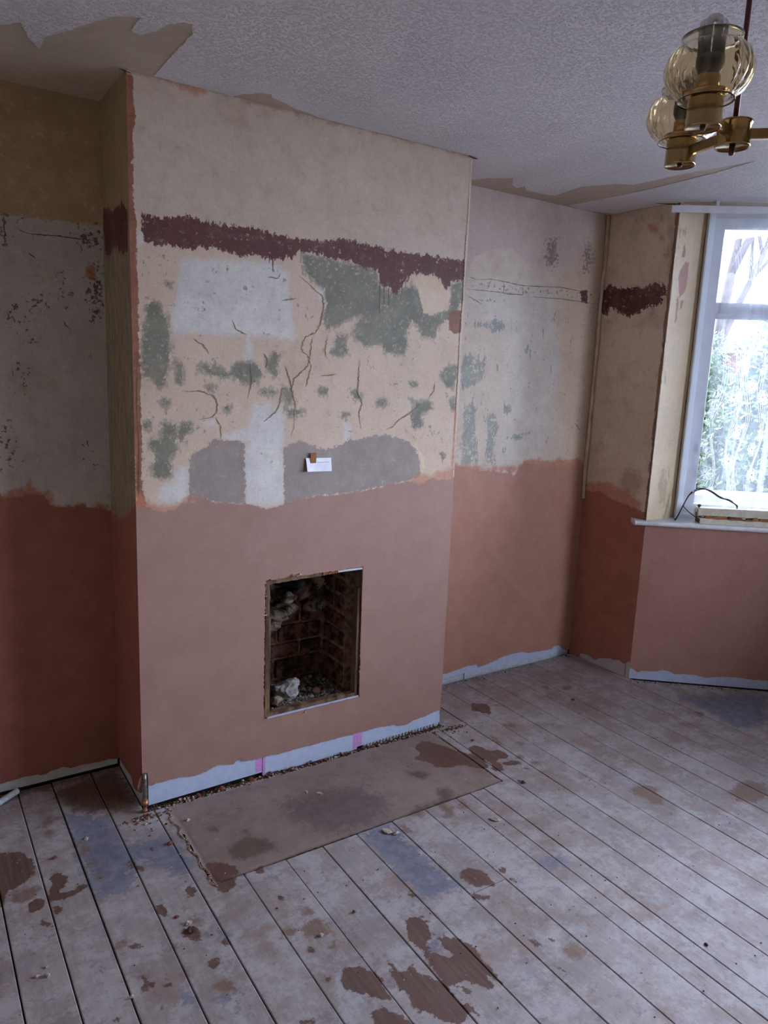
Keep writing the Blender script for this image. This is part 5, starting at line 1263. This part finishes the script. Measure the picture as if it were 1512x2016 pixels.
rough_bar((.477, .005, .236), (.477, .005, .645), .022, .035, 1, 'frame_batten', mat_woodbrown, fo, 'z')
rough_bar((.478, .007, .648), (.478, .007, .79), .016, .035, 6, 'frame_batten', mat_woodbrown, fo, 'z')
rough_bar((.889, .006, .236), (.889, .006, .71), .010, .034, 2, 'frame_batten', mat_woodbrown, fo, 'z')
rough_bar((.8995, .013, .238), (.8995, .013, .79), .008, .03, 7, 'frame_batten', mat_woodbrown, fo, 'z')
rough_bar((.482, .009, .776), (.72, .009, .784), .017, .034, 3, 'frame_batten', mat_woodbrown, fo, 'x')
rough_bar((.722, .006, .785), (.80, .006, .788), .013, .034, 5, 'frame_batten', mat_splinter, fo, 'x')
rough_bar((.50, .006, .235), (.888, .006, .238), .015, .030, 4, 'frame_batten', mat_woodbrown, fo, 'x')
MB().box((.79, .002, .7905), (.905, .012, .7985)).build('metal_bead', mat_dimple, fo)
MB().prism([(.484, .2325), (.905, .2335), (.905, .2375), (.49, .2365)], (Vector((0, -.0015, 0)), X3, Z3, Y3), 0, .008).build('white_edge_bead', mat_board, fo)
# splashes of white filler on the rim
for k, (x, z, s) in enumerate(((.585, .803, .014), (.62, .806, .011), (.655, .2245, .009), (.4735, .66, .005), (.4735, .735, .005))):
    MB().rock((x, -.0012, z), s, 1, .4, .35, seed=k, sc=(1.5, .18, 1)).build('filler_splash', mat_board_grey, wall_front)

M_soot = simple('soot', C(34, 29, 27), C(16, 14, 14), 24, .95, .1, .5)
M_fbrick = simple('smoky_red_brick', C(120, 82, 68), C(54, 42, 38), 26, .9, .15, .6, lo=.4, hi=.6)
M_fmortar = simple('firebox_mortar', C(160, 132, 108), C(104, 82, 68), 40, .95, .1, .5)
M_rubblestone = simple('pale_rubble_stone', C(140, 122, 104), C(54, 46, 42), 24, .9, .1, .6, lo=.42, hi=.58)
M_ashlump = simple('grey_mortar_lump', C(186, 182, 180), C(112, 106, 104), 30, .9, .1, .5)
fb = MB()
# dark chamber behind the breast
x0, x1, y0, y1, z0, z1 = .30, 1.08, .045, .345, .06, 1.5
fb.add([(x0, y0, z0), (x1, y0, z0), (x1, y1, z0), (x0, y1, z0), (x0, y0, z1), (x1, y0, z1), (x1, y1, z1), (x0, y1, z1)], [[0, 1, 2, 3], [4, 7, 6, 5], [1, 5, 6, 2], [2, 6, 7, 3], [3, 7, 4, 0]])
# mortar bed behind bricks of back wall and right cheek
fb.box((.34, .305, .10), (.895, .34, 1.2), 1)
fb.box((.892, .105, .10), (1.0, .34, 1.0), 1)
firebox = fb.build('wall_firebox', [M_soot, M_fmortar])
firebox['kind'] = 'structure'
def brick(a, b_, seed):
    R = random.Random(seed)
    m = MB().box(a, b_, bev=.004)
    m.v = [(x + R.uniform(-.0022, .0022), y + R.uniform(-.0022, .0022), z + R.uniform(-.0022, .0022)) for x, y, z in m.v]
    return m.build('brick', M_fbrick, firebox)
courses = [(.170, .238), (.250, .332), (.346, .404), (.418, .484), (.497, .56)]
for i, (za, zb) in enumerate(courses):
    xs = [.885, .665, .44, .345] if i % 2 else [.885, .775, .55, .345]
    if i == 1: xs = [.885, .652, .43, .345]
    for k in range(len(xs) - 1):
        brick((xs[k + 1] + .006, .292 + random.uniform(-.003, .003), za), (xs[k] - .006, .325, zb), i * 10 + k)
    brick((.886 + random.uniform(-.003, .002), .112, za), (.93, .285, zb - .004), 100 + i)
for i, za in enumerate((.575, .65, .725)):
    brick((.888, .115, za), (.93, .20, za + .06), 120 + i); brick((.890, .21, za), (.93, .288, za + .06), 130 + i)
# rough corbelled stones and mortar of the gather above
for k, (x, y, z, r, sc, m) in enumerate(((.53, .235, .672, .062, (1.1, 1.0, 1.05), M_rubblestone), (.60, .25, .565, .055, (1.5, 1.0, .7), M_rubblestone), (.685, .235, .645, .05, (1.5, .9, .45), M_rubblestone), (.755, .24, .66, .048, (1.2, 1, .9), M_fbrick), (.70, .26, .585, .05, (1.6, 1, .6), M_rubblestone), (.82, .25, .585, .05, (1.1, 1, .8), M_rubblestone), (.66, .26, .735, .07, (2.0, 1, .6), M_soot), (.84, .25, .705, .05, (.9, 1, 1), M_rubblestone), (.56, .245, .76, .06, (1.3, 1, .7), M_soot), (.56, .20, .535, .035, (1.6, .9, .6), M_rubblestone))):
    MB().rock((x, y, z), r, 3, .34, 1, seed=20 + k, sc=sc, smooth=True).build('gather_stone', m, firebox)
# ledge of rubble on the hearth floor inside
lg = MB().box((.40, .040, .10), (.888, .30, .222))
lg.build('rubble_bed', M_fmortar, firebox)
rb = MB()
for k in range(620):
    x, y = random.uniform(.44, .885), random.uniform(.04, .29)
    rb.rock((x, y, .222 + random.uniform(0, .006) + .05 * max(0, y - .15) * .5), random.uniform(.002, .0085), 1, .45, .7)
o_ = rb.build('loose_rubble', [M_ashlump])
props(o_, 'small grey mortar crumbs covering the floor of the fireplace opening', 'rubble', kind='stuff')
MB_ = MB().rock((.636, .135, .268), .047, 3, .30, 1, seed=3, sc=(1.25, .8, .95))
props(MB_.build('stone', M_ashlump), 'large pale grey mortar lump lying inside the fireplace opening', 'stone')
props(MB().rock((.572, .10, .245), .024, 2, .2, 1, seed=5, sc=(1.3, 1, .9)).build('stone', M_rubblestone), 'rounded buff pebble in front of the large grey lump in the fireplace', 'stone')
props(MB().rock((.765, .12, .240), .017, 2, .35, 1, seed=6, sc=(1.3, 1, .9)).build('brick_fragment', M_fbrick), 'red brick crumb on the rubble at the right of the fireplace floor', 'brick fragment')
props(MB().rock((.800, .20, .246), .020, 2, .35, 1, seed=8, sc=(1.3, 1, .9)).build('stone', M_rubblestone), 'brown stone at the foot of the right cheek inside the fireplace', 'stone')

# ---------------------------------------------------------------- note taped to the wall
nt = empty('note_card', (.687, -.001, 1.23), 'small white paper note taped to the grey patch of the chimney wall', 'note')
nv = [(.631, 1.257), (.740, 1.2555), (.742, 1.204), (.634, 1.206)]
k = 8
b = MB()
vs = []
for j in range(k + 1):
    for i in range(k + 1):
        s, t = i / k, j / k
        x = (nv[0][0] * (1 - s) + nv[1][0] * s) * (1 - t) + (nv[3][0] * (1 - s) + nv[2][0] * s) * t
        z = (nv[0][1] * (1 - s) + nv[1][1] * s) * (1 - t) + (nv[3][1] * (1 - s) + nv[2][1] * s) * t
        vs.append((x, -.0045 - .010 * (1 - s) ** 2 * t - .004 * s * t, z))
b.add(vs, [[j * (k + 1) + i, j * (k + 1) + i + 1, (j + 1) * (k + 1) + i + 1, (j + 1) * (k + 1) + i] for j in range(k) for i in range(k)], 0, True)
card = b.build('card', mat_paper, nt)
b = MB()
R = random.Random(2)
for x in (.680, .685, .690, .6945, .7005, .7065, .711, .716, .722, .727):    # row of faint figures near the top edge
    b.box((x, -.0068, 1.2375), (x + R.uniform(.0014, .0024), -.0062, 1.2375 + R.uniform(.003, .0048)))
for z, a in ((1.229, .667), (1.223, .65), (1.217, .648), (1.211, .66)):
    b.box((a, -.0080 - (1.23 - z) * .1, z), (.733, -.0075 - (1.23 - z) * .1, z + .0009))
b.build('faint_writing', mat_ink, nt)['kind'] = 'stuff'
MB().box((.6495, -.0080, 1.2375), (.6735, -.0072, 1.277)).build('brown_tape', mat_browntape, nt)

# ---------------------------------------------------------------- pipe at the chimney corner
pp = empty('pipe_stub', (.006, -.016, -.02), 'tarnished copper pipe stub rising from the floor at the chimney corner', 'pipe')
pts = [Vector((.0065 - .0115 * (1 - t) ** 2, -.004 - .030 * (1 - t), -.035 + .17 * t)) for t in np.linspace(0, 1, 9)]
MB().tube(pts, .0072, 14).build('pipe', mat_copper, pp)
c0 = pts[3]; c1 = pts[4]
MB().tube([pts[3] * .6 + pts[2] * .4, pts[3], pts[3] * .4 + pts[4] * .6], .0105, 14).build('compression_nut', mat_copper2, pp)
MB().tube([pts[2] * .7 + pts[1] * .3, pts[2] * .9 + pts[3] * .1], .0092, 14).build('collar', mat_copper2, pp)
MB().prism([(-.016, .075), (-.004, .10), (-.002, .13), (-.012, .115), (-.018, .09)], (Vector((0, -.004, 0)), X3, Z3, Y3), 0, .006).build('plaster_flake', mat_pink, wall_ret)

# ---------------------------------------------------------------- debris
M_redbit = simple('red_brick_bit', C(136, 84, 74), C(104, 62, 54), 60, .9, .1, .3)
M_bit = simple('plaster_crumb', C(190, 178, 166), C(140, 122, 110), 60, .9, .1, .3)
M_dirt = simple('brown_dirt', C(104, 78, 62), C(70, 52, 44), 60, .95, .1, .3)
MB().box((.0, -.045, -.06), (W + .02, .0035, -.011)).build('dirt_bed', M_dirt, floor)
cr = MB()
for k in range(760):
    x = random.uniform(.02, W + .03)
    y = -.018 + random.gauss(0, .009)
    z = -.012 + random.uniform(0, .011)
    cr.rock((x, min(y, -.002), z), random.uniform(.0022, .0062), 1, .45, .8, mi=random.choice((0, 0, 0, 0, 1, 1, 2)))
for k in range(170):
    a = random.uniform(0, 6.28); r = abs(random.gauss(0, .05))
    c_ = (.0, -.05) if k % 2 else (W + .02, -.05)
    x, y = c_[0] + r * math.cos(a), c_[1] + r * math.sin(a)
    if y > -.05: y = -.05 - random.random() * .03
    cr.rock((x, y, .0005), random.uniform(.002, .006), 1, .45, .7, mi=random.choice((0, 0, 1, 2)))
props(cr.build('loose_rubble', [M_dirt, M_bit, M_redbit]), 'fine mortar and brick crumbs filling the gap along the foot of the chimney wall', 'rubble', kind='stuff')
for k, (x, y, r, lab) in enumerate(((.290, -.020, .013, 'red brick fragment in the gap under the left lining board, nearer the corner pipe'), (.415, -.020, .012, 'red brick fragment in the gap just left of the left pink tape'), (.20, -.02, .010, 'small red brick fragment in the gap nearest the chimney corner pipe'))):
    props(MB().rock((x, y, -.003), r, 2, .3, .9, seed=k).build('brick_fragment', M_redbit), lab, 'brick fragment')
crumbs = (
 ((.698, -.561), .017, .25, M_bit, 'large white flake of paint on the boards just in front of the hearth', 'paint flake'),
 ((.715, -.585), .009, .4, M_bit, 'small buff crumb beside the large white flake in front of the hearth', 'plaster crumb'),
 ((1.075, -.695), .014, .15, M_bit, 'thin white paint chip on the boards right of the hearth front', 'paint flake'),
 ((.115, -.155), .006, .9, M_bit, 'tiny upright plaster crumb on the hearth near the chimney corner', 'plaster crumb'),
 ((.56, -.20), .008, .25, M_bit, 'small white chip near the middle of the hearth', 'paint flake'),
 ((.60, -.235), .010, .25, M_bit, 'white mortar smear chip on the dark middle of the hearth', 'paint flake'),
)
for k, ((x, y), r, fl_, m, lab, cat) in enumerate(crumbs):
    props(MB().rock((x, y, .001 + r * fl_ * .5), r, 2, .35, fl_, seed=60 + k, sc=(1.3, .8, 1)).build(cat.replace(' ', '_'), m), lab, cat)
def at_floor(lst):
    for (x, y, r, lab, cat, m) in lst:
        props(MB().rock((x, y, r * .3), r, 2, .4, .6, seed=int(x * 1000) & 255).build(cat.replace(' ', '_'), m), lab, cat)
at_floor(FLOORBITS(M_bit, M_dirt, M_redbit))
cr = MB()
for k in range(260):      # crumbs swept along the bay wall and the alcove
    if k % 2:
        u = random.uniform(0, .9); p = BO + BD * u - BN * (.012 + abs(random.gauss(0, .018)))
    else:
        u = random.uniform(W, XR); p = Vector((u, D - .02 - abs(random.gauss(0, .02)), 0))
    cr.rock((p.x, p.y, .001), random.uniform(.0015, .0055), 1, .45, .6, mi=random.choice((0, 1, 1)))
for k in range(330):
    x, y = random.uniform(-.6, 2.4), random.uniform(-1.5, -.0)
    if x < W and y > -.03: continue
    cr.rock((x, y, .001), random.uniform(.0010, .0028), 1, .45, .5, mi=random.choice((0, 1, 1)))
props(cr.build('loose_crumbs', [M_dirt, M_bit]), 'fine plaster crumbs scattered over the floorboards and along the walls', 'crumbs', kind='stuff')
# length of pale plastic pipe in the left alcove
pc = empty('pipe_offcut', (-.45, .27, 0), 'curved grey plastic conduit offcut on the floor against the left alcove wall', 'pipe')
pts = smooth_path([(-.56, .20, .013), (-.48, .235, .013), (-.42, .275, .013), (-.372, .312, .013)], 8)
MB().tube(pts, .0115, 14, caps=False).build('conduit', mat_dimple, pc)
MB().tube([pts[-1], pts[-1] + (pts[-1] - pts[-2]).normalized() * .012], .0085, 14).build('conduit_mouth', M_void, pc)

# ---------------------------------------------------------------- brass pendant light
HUB = Vector((.606, -1.639, 0)); ZC = 1.996
LARM = .1285
M_brass = simple('polished_brass', C(180, 152, 102), C(168, 140, 92), 30, .18, .5, .0, metal=1.0)
M_rod = simple('brown_lacquered_rod', C(104, 66, 56), C(92, 58, 50), 30, .35, .5, 0, metal=.6)
M_bulb = simple('white_lamp_glass', C(226, 228, 232), C(220, 222, 228), 30, .25, .5, 0)
M_lampbase = simple('lamp_base_plastic', C(206, 200, 190), C(196, 190, 180), 30, .4, .5, 0)
am = bpy.data.materials.new('amber_glass'); am.use_nodes = True
pb = am.node_tree.nodes['Principled BSDF']
pb.inputs['Base Color'].default_value = (.94, .84, .63, 1)
pb.inputs['Transmission Weight'].default_value = 1.0
pb.inputs['Roughness'].default_value = .03
pb.inputs['IOR'].default_value = 1.45
pl_ = empty('pendant_light', (HUB.x, HUB.y, ZC), 'brass pendant light with ribbed amber glass shades hanging from the ceiling', 'ceiling light')
MB().lathe((HUB.x, HUB.y, 0), [(.0001, ZC + .004), (.0045, ZC + .004), (.0045, H - .012), (.0001, H - .012)], 12).build('rod', M_rod, pl_)
MB().lathe((HUB.x, HUB.y, 0), [(.0001, H - .001), (.045, H - .001), (.044, H - .012), (.02, H - .026), (.0055, H - .030), (.0001, H - .030)], 32).build('ceiling_rose', M_brass, pl_)
z = ZC
MB().lathe((HUB.x, HUB.y, 0), [(.0001, z + .002), (.026, z + .002), (.0285, z), (.0295, z + .003), (.0275, z + .005), (.0275, z + .036), (.0295, z + .038), (.0295, z + .042), (.0275, z + .043), (.006, z + .0425), (.0001, z + .0425)], 36).build('hub', M_brass, pl_)
MB().lathe((HUB.x, HUB.y, 0), [(.0001, z - .013), (.004, z - .012), (.005, z - .009), (.005, z + .003), (.0001, z + .003)], 14).build('finial', M_rod, pl_)
def shade_mesh(c):
    prof = [(.0440, .0), (.0436, .003), (.0455, .007), (.0515, .012), (.0590, .020), (.0645, .031), (.0672, .043), (.0672, .053), (.0650, .064), (.0600, .074), (.0535, .081), (.0480, .0845), (.0455, .087), (.0456, .093), (.0464, .101)]
    k = 120; th = .0020
    b = MB()
    vs = []
    rows = [(r, zz, 1) for r, zz in prof] + [(r - th, zz, 0) for r, zz in prof[::-1]]
    for r, zz, o in rows:
        zz = zz * .93
        t0 = (zz - .008) / .072
        amp = .0058 * max(0.0, math.sin(PI * min(1, max(0, t0)))) ** .6
        for j in range(k):
            a = 2 * PI * j / k
            q = r + amp * (abs(math.cos(a * 10)) ** .55 - .7)
            vs.append((c[0] + q * math.cos(a), c[1] + q * math.sin(a), c[2] + zz))
    n = len(rows)
    b.add(vs, [[i * k + j, i * k + (j + 1) % k, ((i + 1) % n) * k + (j + 1) % k, ((i + 1) % n) * k + j] for i in range(n) for j in range(k)], 0, True)
    return b
for ang in (-168, 77, -45):
    a = math.radians(ang)
    dv = Vector((math.cos(a), math.sin(a), 0)); nv_ = Vector((-dv.y, dv.x, 0))
    e = HUB + dv * LARM
    MB().box((.026, -.005, .013), (LARM - .026, .005, .030), fr=(HUB + Z3 * ZC, dv, nv_, Z3), bev=.0012).build('arm', M_brass, pl_)
    cup = MB().lathe((e.x, e.y, ZC), [(.0001, .0005), (.0255, .0005), (.0275, -.001), (.0285, .002), (.0275, .004), (.0275, .043), (.0265, .0445), (.0001, .0448)], 36).build('lamp_cup', M_brass, pl_)
    MB().lathe((e.x, e.y, ZC), [(.0001, -.003), (.003, -.003), (.0045, -.001), (.0045, .001), (.0001, .001)], 12).build('screw', M_rod, cup)
    MB().lathe((e.x, e.y, ZC + .047), [(.0001, 0), (.019, 0), (.019, .03), (.017, .034), (.0001, .034)], 24).build('lamp_holder', M_brass, pl_)
    MB().lathe((e.x, e.y, ZC + .046), [(.0001, 0), (.030, .002), (.033, .006), (.033, .008), (.0001, .006)], 36).build('gallery', M_brass, pl_)
    shade_mesh((e.x, e.y, ZC + .041)).build('glass_shade', am, pl_)
    bb_ = MB()
    bb_.lathe((e.x, e.y, ZC + .082), [(.0001, 0), (.017, 0), (.0225, .012), (.0225, .024), (.0001, .026)], 24)
    bulb = bb_.build('bulb', M_lampbase, pl_)
    for q in range(3):
        t = a + .5 + 2 * PI * q / 3
        p = Vector((e.x, e.y, ZC + .108)) + Vector((math.cos(t), math.sin(t), 0)) * .0135
        sd = Vector((-math.sin(t), math.cos(t), 0)) * .0082
        pts = [p + sd, p + sd + Z3 * .042] + [p + sd * math.cos(w) + Z3 * (.042 + .0082 * math.sin(w)) for w in np.linspace(.3, PI - .3, 6)] + [p - sd + Z3 * .042, p - sd]
        MB().tube(pts, .0062, 10).build('bulb_tube', M_bulb, bulb)

# ---------------------------------------------------------------- outside
M_bounceground = simple('pale_bounce_ground', C(150, 146, 148), C(128, 126, 130), 6, .95, .1, .2)  # mostly hidden ground, made pale neutral grey to bounce daylight onto the ceiling
M_leafA = simple('hedge_leaf', C(46, 66, 34), C(28, 46, 24), 4, .6, .3, 0)
M_leafB = simple('hedge_leaf_yellow', C(78, 84, 40), C(52, 66, 30), 4, .6, .3, 0)
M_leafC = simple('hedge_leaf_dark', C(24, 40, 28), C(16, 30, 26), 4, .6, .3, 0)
M_bark = simple('grey_bark', C(62, 58, 58), C(48, 44, 44), 8, .9, .1, .2)
M_render = simple('white_rendered_wall', C(96, 97, 102), C(84, 85, 90), 6, .8, .2, .1)
M_rooftile = simple('pale_roof_tiles', C(78, 66, 62), C(68, 56, 54), 3, .9, .2, .2)
M_redbrick = simple('house_brick', C(84, 54, 44), C(70, 44, 36), 5, .9, .1, .2)
GZ = -.55
g = MB().box((3.7, -30, GZ - .2), (60, 40, GZ)).build('ground', M_bounceground); g['kind'] = 'structure'
camp = Vector((-.6469, -2.4709, 1.5864))
def out(ang, dist, z):     # a point outside, by bearing (degrees above +x) and distance from where the viewer stands
    a = math.radians(ang)
    return Vector((camp.x + dist * math.cos(a), camp.y + dist * math.sin(a), z))
def bush(name, c, rx, ry, h, n, mats, lab, cat, seed, leaf=.038):
    R = random.Random(seed)
    e = empty(name, (c.x, c.y, GZ), lab, cat, None)
    b = MB()
    vs, fs, mi = [], [], []
    for k in range(n):
        th = R.uniform(0, 2 * PI); ph = math.acos(R.uniform(-.2, 1))
        rr = R.uniform(.72, 1.06) * (1 + .12 * math.sin(5 * th) * math.sin(4 * ph))
        p = Vector((c.x + rx * rr * math.sin(ph) * math.cos(th), c.y + ry * rr * math.sin(ph) * math.sin(th), GZ + h * (.22 + .78 * max(0, math.cos(ph)) * rr if math.cos(ph) > 0 else .22 * R.random())))
        d1 = Vector((R.gauss(0, 1), R.gauss(0, 1), R.gauss(0, 1))).normalized(); d2 = d1.orthogonal().normalized()
        l = leaf * R.uniform(.6, 1.3)
        q = len(vs)
        vs += [p - d1 * l, p + d2 * l * .45, p + d1 * l, p - d2 * l * .45]
        fs.append([q, q + 1, q + 2, q + 3]); mi.append(R.choice(range(len(mats))))
    b.v = [tuple(v) for v in vs]; b.f = fs; b.mi = mi; b.sm = [False] * len(fs)
    b.build('leaves', mats, e)['kind'] = 'stuff'
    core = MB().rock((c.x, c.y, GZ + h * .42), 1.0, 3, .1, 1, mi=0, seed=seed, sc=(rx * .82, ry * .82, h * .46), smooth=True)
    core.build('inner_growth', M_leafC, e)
    MB().tube([(c.x, c.y, GZ - .1), (c.x, c.y, GZ + h * .5)], .06, 8).build('stem', M_bark, e)
    return e
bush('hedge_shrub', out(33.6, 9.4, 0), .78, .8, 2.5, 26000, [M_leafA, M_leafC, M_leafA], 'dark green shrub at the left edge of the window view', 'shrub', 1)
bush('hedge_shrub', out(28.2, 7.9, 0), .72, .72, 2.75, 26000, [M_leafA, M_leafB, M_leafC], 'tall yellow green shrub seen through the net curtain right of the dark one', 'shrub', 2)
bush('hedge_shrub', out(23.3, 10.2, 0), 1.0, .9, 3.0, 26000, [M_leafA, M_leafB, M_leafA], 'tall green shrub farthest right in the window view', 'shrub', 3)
def tree(c, lab, seed, hgt, fork):
    R = random.Random(seed)
    e = empty('bare_tree', (c.x, c.y, GZ), lab, 'tree')
    tr_ = MB(); br = MB()
    def grow(p, d, l, r, lev, mb):
        pts = [p]
        for k in range(6):
            d = (d + Vector((R.gauss(0, .07), R.gauss(0, .07), R.gauss(.03, .04)))).normalized()
            p = p + d * l / 6
            pts.append(p)
        mb.tube(pts, r, 6 if lev < 3 else 4, rs=[r * (1 - (.3 if lev == 0 else .55) * i / 6) for i in range(7)])
        if lev >= 4: return
        for k in range(4 if lev else fork):
            q = pts[6] if (k < 2 and lev == 0) else pts[R.randint(2, 6)]
            dd = (d + Vector((R.gauss(0, .38), R.gauss(0, .38), R.uniform(.1, .5)))).normalized()
            grow(q, dd, l * R.uniform(.6, .85), r * (.66 if lev == 0 else .5), lev + 1, br)
    grow(Vector((c.x, c.y, GZ - .1)), Vector((0, 0, 1)), hgt, .11, 0, tr_)
    tr_.build('trunk', M_bark, e)
    br.build('branches', M_bark, e)['kind'] = 'stuff'
tree(out(33.1, 15, 0), 'bare grey tree against the white sky at the left of the upper pane', 4, 4.3, 4)
tree(out(25.6, 24, 0), 'bare grey tree against the white sky toward the right of the upper pane', 9, 4.8, 4)
wl = empty('garden_wall', out(29, 5.4, GZ), 'low pale rendered garden wall seen through the foot of the net curtain', 'garden wall')
A, B_ = out(36, 5.3, 0), out(20, 6.0, 0)
dw = (B_ - A).normalized(); nw = Vector((-dw.y, dw.x, 0))
MB().box((0, 0, GZ - .1), ((B_ - A).length, .2, .80), fr=(A, dw, nw, Z3)).build('wall', M_render, wl)
MB().box((-.03, -.04, .80), ((B_ - A).length + .03, .24, .86), fr=(A, dw, nw, Z3)).build('coping', M_render, wl)
hs = empty('house', out(27.5, 30, GZ), 'neighbouring house with a pale tiled roof beyond the hedge', 'house')
A, B_ = out(35, 27, 0), out(18, 29, 0)
dw = (B_ - A).normalized(); nw = Vector((-dw.y, dw.x, 0)); Lh = (B_ - A).length
if nw.x < 0: nw = -nw
MB().box((0, 0, GZ - .2), (Lh, 6, 2.9), fr=(A, dw, nw, Z3)).build('walls', M_redbrick, hs)
MB().prism([(-.4, 2.8), (3, 5.3), (6.4, 2.8), (6.4, 2.65), (-.4, 2.65)], (A, nw, Z3, dw), -.4, Lh + .4).build('roof', M_rooftile, hs)
MB().box((Lh * .8, 2.6, 4.6), (Lh * .8 + .7, 3.4, 6.1), fr=(A, dw, nw, Z3)).build('chimney', M_redbrick, hs)
for k in range(3):
    f = MB().box((Lh * (.15 + .28 * k), -.05, .6), (Lh * (.15 + .28 * k) + 1.3, .05, 1.9), fr=(A, dw, nw, Z3)).build('house_window', mat_upvc, hs)
    MB().box((Lh * (.15 + .28 * k) + .1, -.08, .7), (Lh * (.15 + .28 * k) + 1.2, -.05, 1.8), fr=(A, dw, nw, Z3)).build('pane', mat_black, f)
